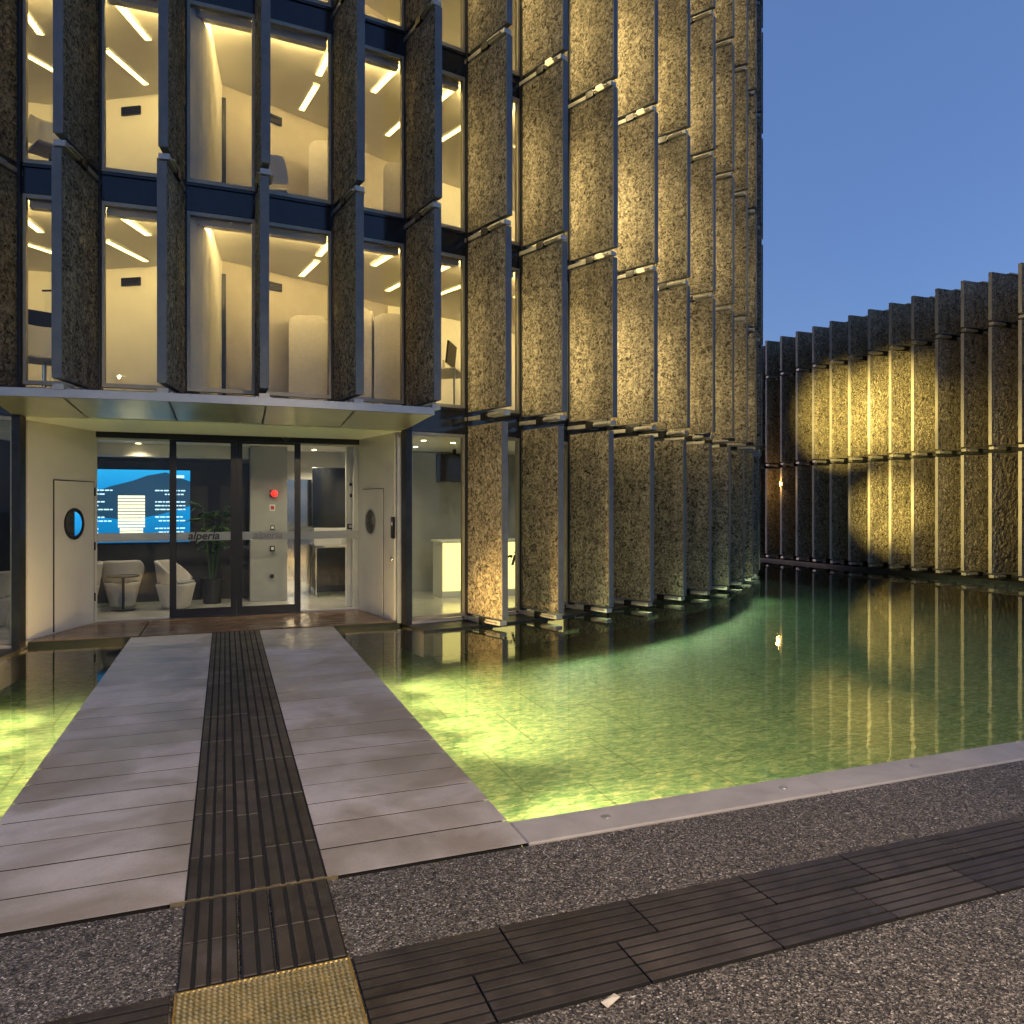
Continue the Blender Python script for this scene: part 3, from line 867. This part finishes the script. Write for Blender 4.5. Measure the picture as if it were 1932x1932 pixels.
# tub chairs
def superellipse(a, b_, n_, seg=28):
    out = []
    for q in range(seg):
        t_ = 2 * math.pi * q / seg; c_, s_ = math.cos(t_), math.sin(t_)
        out.append((a * math.copysign(abs(c_) ** (2 / n_), c_), b_ * math.copysign(abs(s_) ** (2 / n_), s_)))
    return out
def tub_chair(loc, rz, label):
    o = empty("lounge_chair", loc, label, "chair", "white tub chairs in the lobby", rz)
    b = MB(); seg = 28; prof = [(.0, .17, .17), (.03, .20, .20), (.36, .275, .265), (.40, .285, .275), (.42, .27, .26)]
    vs_ = []
    for z, a, c_ in prof: vs_ += [(x, y, z) for x, y in superellipse(a, c_, 4, seg)]
    fs = [(i * seg + q, i * seg + (q + 1) % seg, (i + 1) * seg + (q + 1) % seg, (i + 1) * seg + q) for i in range(len(prof) - 1) for q in range(seg)]
    fs += [tuple(reversed(range(seg))), tuple(range((len(prof) - 1) * seg, len(prof) * seg))]
    b.add(vs_, fs); b.build("base", 'white_fabric', o, True, local=True)
    b = MB()
    vs_ = []; sg = 20
    for z, off in ((.425, 0), (.445, .012), (.455, 0.0), (.455, -.06)):
        vs_ += [(x, y, z) for x, y in superellipse(.255 + off, .245 + off, 4, seg)]
    fs = [(i * seg + q, i * seg + (q + 1) % seg, (i + 1) * seg + (q + 1) % seg, (i + 1) * seg + q) for i in range(3) for q in range(seg)] + [tuple(range(3 * seg, 4 * seg))]
    b.add(vs_, fs); b.build("seat", 'grey_fabric', o, True, local=True)
    # curved backrest with rounded top, wrapping into low arms
    b = MB(); na, nz_ = 22, 8
    for layer in (0, 1):
        for j in range(nz_ + 1):
            for i in range(na + 1):
                f = i / na * 2 - 1; a = f * rad(118)
                top = .80 - .30 * max(0, abs(f) - .42) ** 1.2 / .5
                z = .41 + (top - .41) * j / nz_
                rr = (.275 + .05 * (j / nz_)) - (.05 if layer else 0)
                rr *= 1.06
                b.v.append((rr * math.sin(a), rr * math.cos(a) * .97, z))
    N = (na + 1) * (nz_ + 1)
    for j in range(nz_):
        for i in range(na):
            a = j * (na + 1) + i
            b.f.append((a, a + na + 1, a + na + 2, a + 1)); b.f.append((N + a, N + a + 1, N + a + na + 2, N + a + na + 1))
    for i in range(na):
        a = nz_ * (na + 1) + i; b.f.append((a, a + N, a + N + 1, a + 1)); a = i; b.f.append((a, a + 1, a + N + 1, a + N))
    for j in range(nz_):
        for i in (0, na):
            a = j * (na + 1) + i; b.f.append((a, a + na + 1, a + na + 1 + N, a + N) if i else (a, a + N, a + N + na + 1, a + na + 1))
    b.mi = [0] * len(b.f)
    b.build("backrest", 'white_fabric', o, True, local=True)
tub_chair((-1.66, 14.55, .03), rad(185), "white tub chair behind the small table, in front of the blue screen")
tub_chair((-.78, 13.95, .03), rad(70), "white tub chair turned sideways, right of the small table")
tub_chair((-2.22, 14.05, .03), rad(-80), "white tub chair at the left edge of the entrance glass")
tub_chair((-3.15, 12.7, .03), rad(200), "white tub chair in the glazed bay left of the portal")
tb = empty("side_table", (-1.58, 13.95, .03), "small dark side table on a slim post between the lobby chairs", "table")
MB().lathe([(.18, 0), (.18, .012), (.03, .02)], 24).build("foot", 'black', tb, local=True)
MB().lathe([(.022, .02), (.022, .55)], 12).build("post", 'black', tb, local=True)
MB().lathe([(.24, .55), (.25, .555), (.25, .572), (.24, .577)], 28).build("table_top", 'dark_wall', tb, local=True)
# potted plant
pl = empty("potted_plant", (-.22, 14.4, .03), "leafy green plant in a dark pot behind the left sliding door", "plant")
MB().lathe([(.15, 0), (.19, .42), (.2, .45), (.18, .45), (.175, .41)], 24).build("pot", 'dark_wall', pl, local=True)
MB().lathe([(.172, .40), (.172, .415)], 20).build("soil", 'soil', pl, local=True)
b = MB()
random.seed(11)
stems = []
for q in range(7):
    a = random.uniform(0, 6.28); r_ = random.uniform(.02, .1)
    tip = Vector((r_ * 2.5 * math.cos(a), r_ * 2.5 * math.sin(a), random.uniform(1.15, 1.75)))
    b.tube((r_ * .5 * math.cos(a), r_ * .5 * math.sin(a), .41), tip, .007, 6); stems.append((Vector((0, 0, .45)), tip))
b.build("stems", 'leaf', pl, local=True)
lm = MB(); lm.add([(0, 0, 0), (.035, .08, .012), (.03, .18, .01), (0, .27, -.03), (-.03, .18, .01), (-.035, .08, .012), (0, .1, 0), (0, .19, -.004)],
                  [(0, 1, 6), (1, 2, 7, 6), (2, 3, 7), (3, 4, 7), (4, 5, 6, 7), (5, 0, 6)])
lme = lm.mesh("leaf", 'leaf', True)
for p, q in stems:
    for f in (.5, .6, .7, .78, .86, .93, 1.0, 1.0):
        o = place("leaf", lme, pl, loc=tuple(p.lerp(q, f)), local=True)
        o.rotation_euler = (random.uniform(-.7, .6), random.uniform(-.4, .4), random.uniform(0, 6.28))
        s_ = random.uniform(.7, 1.25); o.scale = (s_, s_, s_)
# things on the grey column
def wall_box(name, x, z, w_, h_, m1, label, cat, y=14.35, d_=.035, m2=None):
    o = empty(name, (x, y, z), label, cat)
    MB().bbox(-w_ / 2, w_ / 2, -d_, -.002, -h_ / 2, h_ / 2, .004).build("casing", m1, o, local=True)
    if m2: MB().box(-w_ * .3, w_ * .3, -d_ - .003, -d_ - .0005, -h_ * .25, h_ * .3).build("face", m2, o, local=True)
bc = empty("alarm_beacon", (.80, 14.35, 1.98), "red alarm beacon on the grey lobby column", "beacon")
MB().box(-.05, .05, -.03, -.002, -.06, .06).build("bracket", 'dark_metal', bc, local=True)
MB().lathe([(.06, 0), (.062, .03), (.05, .07), (.02, .085)], 18, 0, Matrix.Translation((.03, -.03, 0)) @ Matrix.Rotation(rad(90), 4, 'X')).build("lens", 'red_glow', bc, local=True)
wall_box("fire_sign", .80, 1.72, .10, .12, 'white_plastic', "small white and red fire sign under the red beacon", "sign", d_=.01, m2='red')
wall_box("card_reader", .80, 1.36, .07, .08, 'black', "small black card reader above the frosted door band", "reader", m2='white_plastic')
wall_box("call_button", .80, .98, .08, .10, 'dark_metal', "grey call button box below the frosted door band", "button", m2='white_plastic')
wall_box("socket", .79, .48, .07, .07, 'dark_metal', "dark wall socket low on the grey column", "socket")
wall_box("notice_plate", 2.02, 2.12, .09, .10, 'white_plastic', "white notice plate by the right door glass, upper one", "sign", y=13.1, d_=.012, m2='dark_metal')
wall_box("notice_plate", 2.02, 1.93, .07, .11, 'white_plastic', "white notice plate by the right door glass, lower one", "sign", y=13.1, d_=.012, m2='dark_metal')
wall_box("door_control", 2.02, 1.40, .13, .09, 'black', "black door control box beside the right sidelight", "control box", y=13.1, m2='white_plastic')
MB().box(1.94, 2.12, 13.1, 13.2, .03, gz).build("lobby_pier", 'white_wall', tower)
# lift and cabinet in the right of the lobby
lf = empty("lift_entrance", (1.35, 15.55, .03), "polished metal lift entrance at the right of the lobby", "lift")
MB().box(-.26, .26, -.10, -.06, 0, 2.15).build("door", 'chrome', lf, local=True)
MB().box(-.30, -.26, -.13, 0, 0, 2.2).box(.26, .30, -.13, 0, 0, 2.2).box(-.26, .26, -.13, 0, 2.15, 2.25).build("frame", 'chrome', lf, local=True)
MB().box(-.004, .004, -.104, -.1, 0, 2.15).build("joint", 'black', lf, local=True)
dp = empty("display_panel", (1.93, 15.0, 1.95), "dark hanging display panel behind the right sidelight", "screen")
MB().bbox(-.36, .36, -.05, 0, -.62, .55, .01).build("housing", 'black', dp, local=True)
MB().box(-.34, .34, -.056, -.051, -.6, .53).build("glass", 'spandrel', dp, local=True)
cb = empty("glass_cabinet", (1.9, 14.9, .03), "black glazed cabinet with polished posts behind the right sidelight", "cabinet")
MB().box(-.27, .27, -.2, .2, .08, .92).build("body", 'black', cb, local=True)
MB().box(-.31, .31, -.24, .24, .93, .97).build("top", 'chrome', cb, local=True)
for sx in (-1, 1):
    for sy in (-1, 1):
        MB().tube((sx * .29, sy * .22, 0), (sx * .29, sy * .22, .93), .018).build("post", 'chrome', cb, local=True)
# reception counter with backlit front and lettering
rc = empty("reception_counter", (5.1, 13.6, .03), "backlit yellow reception counter with dark lettering behind the glass", "counter")
MB().box(3.79, 6.55, 13.62, 14.3, .03, 1.06).build("body", 'white_plastic', rc)
MB().box(3.76, 6.58, 13.55, 14.35, 1.062, 1.10).build("top", 'white_plastic', rc)
MB().box(3.80, 6.54, 13.605, 13.617, .16, 1.055).build("backlit_front", 'counter_glow', rc)
place("lettering", text_mesh("lettering", "alperia", .42, 'lettering', .006, .28), rc, loc=(4.85, 13.598, .74))
tv = empty("television", (4.1, 13.9, 2.48), "black television hanging in the reception bay", "television")
MB().bbox(-.36, .36, -.06, 0, -.27, .27, .012).build("casing", 'black', tv, local=True)
MB().box(-.34, .34, -.064, -.0605, -.245, .25).build("display", 'spandrel', tv, local=True)
MB().box(-.03, .03, -.05, -.01, .27, .36).build("arm", 'dark_metal', tv, local=True)
bs = empty("blue_display", (6.75, 14.6, 1.1), "tall blue display seen in the slit between two ground-floor fins", "screen")
MB().box(-.4, .4, .0, .04, -.04, 1.12).build("housing", 'black', bs, local=True)
MB().box(-.37, .37, -.004, -.001, 0, 1.08).build("display", 'screen', bs, local=True)
# camera dome under the soffit and intercom on the right jamb
dc = empty("dome_camera", (.90, 12.45, HZ), "small dome camera under the soffit above the sliding doors", "camera")
MB().lathe([(.06, -.03), (.07, -.02), (.07, -.001)], 20).build("base", 'white_plastic', dc, local=True)
MB().lathe([(.012, -.085), (.035, -.075), (.05, -.05), (.052, -.031)], 20).build("dome", 'black', dc, True, local=True)
it = empty("intercom", (2.385, 11.30, 1.42), "slim black intercom with keypad on the right portal wall", "intercom")
Tm = Matrix.Rotation(rad(-80), 4, 'Z')
MB().bbox(-.05, .05, -.03, 0, -.16, .17, .006, 0, Tm).build("casing", 'black', it, local=True)
MB().box(-.025, .025, -.034, -.0305, .04, .09, 0, Tm).build("camera_lens", 'white_plastic', it, local=True)
lk = empty("lock_knob", (2.385, 11.33, .95), "round steel lock knob under the intercom", "lock")
MB().lathe([(.04, 0), (.04, .02), (.028, .05), (.01, .055)], 18, 0, Matrix.Rotation(rad(-90), 4, 'Y')).build("knob", 'chrome', lk, True, local=True)

# ------------------------------------------------------------------ office furniture upstairs
def booth(loc, rz, w_, h_, d_, label):
    o = empty("acoustic_booth", loc, label, "booth", "white high-backed booths on the office floors", rz)
    def panel(name, L_, T):
        r_ = .16; pts = [(0, .06), (L_, .06), (L_, h_ - r_)]
        pts += [(L_ - r_ + r_ * math.cos(a), h_ - r_ + r_ * math.sin(a)) for a in [rad(q * 15) for q in range(0, 7)]]
        pts += [(r_ + r_ * math.cos(a), h_ - r_ + r_ * math.sin(a)) for a in [rad(90 + q * 15) for q in range(0, 7)]]
        pts += [(0, h_ - r_)]
        TT = T @ Matrix.Rotation(rad(90), 4, 'X')
        MB().prism(pts, -.03, .03, 0, TT).build(name, 'white_fabric', o, local=True)
    panel("back_panel", w_, Matrix.Identity(4))
    panel("side_panel", d_, Matrix.Translation((0.03, .033, 0)) @ Matrix.Rotation(rad(90), 4, 'Z'))
    panel("side_panel", d_, Matrix.Translation((w_ - .03, .033, 0)) @ Matrix.Rotation(rad(90), 4, 'Z'))
    MB().bbox(.07, w_ - .07, .05, d_ - .08, .06, .45, .03).build("seat", 'grey_fabric', o, local=True)
    MB().box(.12, w_ - .12, .1, d_ - .1, 0, .06).build("plinth", 'black', o, local=True)
f1, f2 = ST[1][2] - .02, ST[2][2] - .02
booth((.97, 12.75, f1), rad(-14), .62, 1.62, .6, "white booth on lower office floor, leftmost of the row")
booth((1.62, 12.36, f1), rad(-14), .62, 1.72, .6, "tall white booth in middle of the row on lower office floor")
booth((2.25, 12.15, f1), rad(-16), .50, 1.62, .6, "white booth on lower office floor, right end of the row")
booth((1.27, 12.62, f2), rad(-14), .50, 1.72, .6, "tall white booth on middle office floor beside the fourth fin")
booth((2.42, 12.28, f2), rad(-16), .55, 1.40, .6, "low white booth on middle office floor in the fifth window bay")
def office_chair(loc, rz, label):
    o = empty("office_chair", loc, label, "chair", "office chairs upstairs", rz)
    b = MB(); na, nz_ = 10, 6
    for layer in (0, .02):
        for j in range(nz_ + 1):
            for i in range(na + 1):
                f = i / na * 2 - 1; z = .55 + .40 * j / nz_
                wv = .22 * (1 - .25 * (j / nz_) ** 3)
                b.v.append((f * wv, .20 + layer + .06 * (j / nz_) - .05 * f * f, z))
    N = (na + 1) * (nz_ + 1)
    for j in range(nz_):
        for i in range(na):
            a = j * (na + 1) + i
            b.f += [(a, a + 1, a + na + 2, a + na + 1), (N + a, N + a + na + 1, N + a + na + 2, N + a + 1)]
    b.mi = [0] * len(b.f); b.build("backrest", 'white_plastic', o, True, local=True)
    MB().bbox(-.22, .22, -.22, .22, .42, .48, .02).build("seat", 'white_fabric', o, local=True)
    MB().tube((0, 0, .06), (0, 0, .42), .025).build("post", 'chrome', o, local=True)
    for q in range(5):
        a = q * 2 * math.pi / 5
        MB().tube((0, 0, .08), (.26 * math.cos(a), .26 * math.sin(a), .03), .016, 8).build("leg", 'chrome', o, local=True)
office_chair((.72, 11.9, f2), rad(160), "white chair on middle office floor, left of the tall booth")
office_chair((-2.15, 11.45, f2), rad(30), "white chair on middle office floor in the leftmost window bay")
office_chair((-2.25, 11.6, f1), rad(20), "white chair on lower office floor in the leftmost window bay")
def desk_monitor(loc, rz, label):
    o = empty("monitor_desk", loc, label, "desk", None, rz)
    MB().bbox(-.45, .45, -.3, .3, .71, .74, .006).build("desk_top", 'white_plastic', o, local=True)
    for sx in (-.42, .39):
        for sy in (-.28, .25): MB().box(sx, sx + .03, sy, sy + .03, 0, .71).build("leg", 'white_plastic', o, local=True)
    MB().box(-.28, .28, -.02, .01, .86, 1.22, 0, Matrix.Rotation(rad(6), 4, 'X')).build("monitor", 'black', o, local=True)
    MB().box(-.03, .03, .0, .03, .74, .95).box(-.12, .12, -.08, .1, .74, .752).build("monitor_stand", 'chrome', o, local=True)
desk_monitor((3.42, 12.15, f1), rad(60), "white desk with a dark monitor on lower office floor, sixth bay")
desk_monitor((-2.35, 12.25, f1), rad(25), "white desk with a dark monitor in the leftmost bay of lower office floor")
for f_, nm in ((f1, 'lower'), (f2, 'middle')):
    o = empty("whiteboard", (-2.35, 14.2, f_ + 1.05), f"black-framed whiteboard on the back wall of {nm} office floor", "whiteboard", None, rad(-24))
    MB().box(-.75, .75, -.03, -.005, 0, 1.0).build("board", 'white_plastic', o, local=True)
    MB().box(-.78, .78, -.04, -.002, -.03, 0).box(-.78, .78, -.04, -.002, 1.0, 1.03).box(-.78, -.75, -.04, -.002, 0, 1.0).box(.75, .78, -.04, -.002, 0, 1.0).build("frame", 'black', o, local=True)

# ------------------------------------------------------------------ right building
wing = empty("office_building", (20, 15, 0), "low straight wing with concrete fins rising from the far side of the pool", "building")
RX = 16.63
RB = [(.19, 2.98), (3.18, 5.92), (6.08, 7.19)]
RY = [11.0 + .7055 * i for i in range(-4, 20)]
for i, yy in enumerate(RY):
    for s_, (z0, z1) in enumerate(RB):
        o = place("fin", fin_mesh(z1 - z0, 1.06, .075, (i * 3 + s_) % 4, 'w'), wing, loc=(RX + 1.06, yy, z0), rz=rad(180))
        place("bracket", bracket_mesh(1.06, -.12, 'plain'), o, local=True)
        if s_ == 2: MB().box(.1, .5, -.09, .09, z1 - z0 + .004, z1 - z0 + .03).build("cap_tab", 'bracket', o, local=True)
MB().box(RX + 1.13, RX + 1.4, RY[0] - .5, RY[-1] + .5, -.4, 6.9).build("wall", 'dark_wall', wing)
for zz in (2.98, 5.93):
    MB().box(RX + .75, RX + 1.125, RY[0] - .5, RY[-1] + .5, zz + .06, zz + .16).build("ledge", 'dark_metal', wing)
MB().box(RX + .1, RX + 1.12, RY[0] - .5, RY[-1] + .5, -.2, .03).build("plinth", 'dark_metal', wing)
MB().box(RX + 1.41, RX + 9, RY[0] - .5, RY[-1] + .5, -.4, 6.6).build("roof_block", 'dark_wall', wing)
# tower plinth over the water
sector(R - .3, R + .55, tin(5) + .1, T1, -.4, -.02).build("plinth", 'dark_metal', tower)
sector(R - .3, R + .55, T0, tin(0), -.4, -.02).build("plinth", 'dark_metal', tower)
# small wall lamp at the corner between the buildings
wlmp = empty("wall_lamp", (RX - .06, 19.40, 2.46), "small lit wall lamp in the dark corner between both buildings", "lamp")

# ------------------------------------------------------------------ lights that the place has
def spot(name, loc, target, energy, size, blend, col, soft=.05):
    ld = bpy.data.lights.new(name, 'SPOT'); ld.energy = energy; ld.spot_size = rad(size); ld.spot_blend = blend; ld.color = col; ld.shadow_soft_size = soft
    o = bpy.data.objects.new(name, ld); COL.objects.link(o); o.location = loc
    o.rotation_euler = (Vector(target) - Vector(loc)).to_track_quat('-Z', 'Y').to_euler()
    return o
# wall lamp
MB().lathe([(.035, -.07), (.05, -.05), (.05, .05), (.035, .07)], 16).build("lens", 'fitting_glow', wlmp, True, local=True)
MB().box(-.01, .06, -.03, .03, -.04, .04).build("bracket", 'dark_metal', wlmp, local=True)
ld = bpy.data.lights.new("wall_lamp_light", 'POINT'); ld.energy = 5; ld.color = (1, .55, .15); ld.shadow_soft_size = .05
o = bpy.data.objects.new("wall_lamp_light", ld); COL.objects.link(o); o.parent = wlmp; o.location = (-.12, 0, 0)
# pool lamps under the walkway edges
for side, xx, dx in (('right', WR - .01, 1), ('left', WL + .01, -1)):
    for i, yy in enumerate((4.15, 4.75, 5.45, 7.3, 8.2, 9.1, 10.0)):
        lamp = empty("pool_lamp", (xx, yy, -.20), f"submerged yellow lamp under the {side} edge of the walkway, {('nearest the plaza', 'second from the plaza', 'third from the plaza', 'middle one', 'third from the deck', 'second from the deck', 'nearest the deck')[i]}", "pool lamp", f"{side} pool lamps")
        MB().box(-.04, .04, -.22, .22, -.05, .04).build("housing", 'dark_metal', lamp, local=True)
        MB().box(.041 * dx - .003, .041 * dx + .003, -.2, .2, -.035, .03).build("lens", 'pool_glow', lamp, local=True)
        ld = bpy.data.lights.new("pool_lamp_light", 'AREA'); ld.shape = 'RECTANGLE'; ld.size = .5; ld.size_y = .08; ld.energy = 10; ld.color = (1.0, .55, .22)
        o = bpy.data.objects.new("pool_lamp_light", ld); COL.objects.link(o); o.parent = lamp; o.location = (.06 * dx, 0, 0)
        o.rotation_euler = Vector((dx, 0, -.05)).to_track_quat('-Z', 'Y').to_euler()
        l_ = spot('pool_beam', (xx + .08 * dx, yy, -.16), (xx + 4 * dx, yy - .15, -.30), 360, 82, 1.0, (1.0, .55, .22), .06)
        l_.parent = lamp; l_.matrix_parent_inverse = wm(lamp).inverted()
# slim vertical light lines in the bays, washing the camera-side face of each fin
EN = {6: .35, 7: .6, 8: .9, 9: 1.35, 10: 1.25, 11: 1.1, 12: .95, 13: .8, 14: .6}
for (p, a, fb, k, s_) in UPL:
    ux = Vector((math.cos(a), math.sin(a))); nx_ = Vector((math.sin(a), -math.cos(a)))
    if nx_.x > 0: nx_ = -nx_
    q = p + ux * .10 + nx_ * .70
    z0 = fb + .15
    b = MB(); b.box(-.02, .02, -.02, .02, z0 - .05, z0 + 1.85); o = b.build("light_line", 'dark_metal', tower, loc=(q.x, q.y, 0), rz=a)
    ld = bpy.data.lights.new("light_line_lamp", 'AREA'); ld.shape = 'RECTANGLE'; ld.size = .03; ld.size_y = 1.7; ld.energy = 5.6 * EN[k]; ld.color = (1.0, .77, .36)
    l_ = bpy.data.objects.new("light_line_lamp", ld); COL.objects.link(l_)
    d3 = Vector((-nx_.x + ux.x * .45, -nx_.y + ux.y * .45, 0)).normalized()
    l_.location = Vector((q.x, q.y, z0 + .85)) + d3 * .035
    l_.rotation_euler = Matrix((Vector((0, 0, 1)).cross(-d3), Vector((0, 0, 1)), -d3)).transposed().to_euler()
    l_.parent = tower; l_.matrix_parent_inverse = wm(tower).inverted()
# street lamps on the plaza behind the camera
def street_lamp(x, y, h, label, energy, aim, size=130):
    o = empty("street_lamp", (x, y, 0), label, "street lamp", "street lamps on the plaza")
    MB().lathe([(.09, 0), (.09, .3), (.055, .35), (.045, h)], 16).build("pole", 'dark_metal', o, local=True)
    MB().bbox(-.16, .16, -.12, .16, h, h + .12, .02).build("head", 'dark_metal', o, local=True)
    MB().box(-.12, .12, -.05, .12, h - .012, h - .001).build("lens", 'street_glow', o, local=True)
    l_ = spot("street_lamp_light", (x, y + .2, h - .05), aim, energy, size, 1.0 if size < 100 else .6, (1.0, .74, .44), .035)
    l_.parent = o; l_.matrix_parent_inverse = Matrix.Translation((-x, -y, 0))
street_lamp(-4.0, -2.5, 5.5, "tall street lamp on the plaza left of the camera", 70, (3.0, 8.0, 0))
street_lamp(2.5, -2.5, 5.0, "tall street lamp on the plaza behind the camera", 540, (1.5, 3.6, 0), 80)
# floodlights on the bracket ends of the tower, aimed across the pool at the wing
for (k, z, tgt, en, sz, lab) in ((13, 3.04, (17.1, 17.2, 4.35), 2500, 29, "small floodlight on the tower bracket line aimed at the far upper fins of the wing"),
                                 (11, 3.04, (17.1, 15.4, 4.4), 4200, 24, "small floodlight on the tower bracket line aimed at the middle upper fins of the wing"),
                                 (12, 3.04, (17.1, 15.6, 1.65), 3000, 21, "small floodlight on the tower bracket line aimed at the lower fins of the wing"),
                                 (10, 3.04, (17.1, 13.0, 2.1), 1300, 40, "small floodlight on the tower bracket line aimed at the near end of the wing")):
    x, y = P(tout(k) + .25, R + DR + .32)
    o = empty("floodlight", (x, y, z), lab, "floodlight", "floodlights on the tower brackets", math.atan2(tgt[1] - y, tgt[0] - x))
    MB().box(-.30, -.05, -.012, .012, -.012, .012).build("arm", 'dark_metal', o, local=True)
    MB().bbox(-.05, .03, -.05, .05, -.035, .035, .008).build("head", 'dark_metal', o, local=True)
    MB().box(.031, .034, -.04, .04, -.025, .025).build("lens", 'chrome', o, local=True)
    l_ = spot("floodlight_light", (0, 0, 0), (1, 0, 0), en, sz, 1.0, (1.0, .76, .22), .004)
    d = Vector(tgt) - Vector((x, y, z)); p_ = Vector((x, y, z)) + d.normalized() * .08
    l_.location = p_; l_.rotation_euler = d.to_track_quat('-Z', 'Y').to_euler()
    l_.parent = o; l_.matrix_parent_inverse = wm(o).inverted()
# submerged lamps at the foot of the tower
for i, k in enumerate((7, 9, 11, 13, 15)):
    x, y = P(tin(k) + 1.8, R + .60)
    lamp = empty("pool_lamp", (x, y, -.28), f"submerged lamp at the foot of the tower, {('first', 'second', 'third', 'fourth', 'fifth')[i]} from the entrance", "pool lamp", "tower pool lamps", rad(tin(k) + 1.8))
    MB().box(-.2, .2, -.03, .03, -.04, .04).build("housing", 'dark_metal', lamp, local=True)
    MB().box(-.18, .18, -.034, -.0305, -.03, .03).build("lens", 'chrome', lamp, local=True)
    d = Vector((math.sin(rad(tin(k) + 1.8)), -math.cos(rad(tin(k) + 1.8)), 0))
    ld = bpy.data.lights.new("pool_wash", 'AREA'); ld.shape = 'RECTANGLE'; ld.size = 1.6; ld.size_y = .12; ld.energy = 4.5; ld.color = (.80, .86, .5)
    l_ = bpy.data.objects.new("pool_wash", ld); COL.objects.link(l_); l_.location = (x + d.x * .08, y + d.y * .08, -.22)
    l_.rotation_euler = Vector((d.x, d.y, .1)).to_track_quat('-Z', 'Y').to_euler()
    l_.parent = lamp; l_.matrix_parent_inverse = wm(lamp).inverted()

# small litter on the paving
for (x, y, r_, lab) in ((1.27, 2.36, .5, "torn scrap of pale paper beside the dark ribbed strip"),):
    b = MB(); b.add([(-.04, -.015, .004), (.038, -.018, .007), (.042, .012, .004), (-.036, .017, .008), (0, .002, .012)], [(0, 1, 4), (1, 2, 4), (2, 3, 4), (3, 0, 4), (3, 2, 1, 0)])
    b.build("paper_scrap", 'paper', None, loc=(x, y, .002), rz=r_, label=lab, cat="litter")
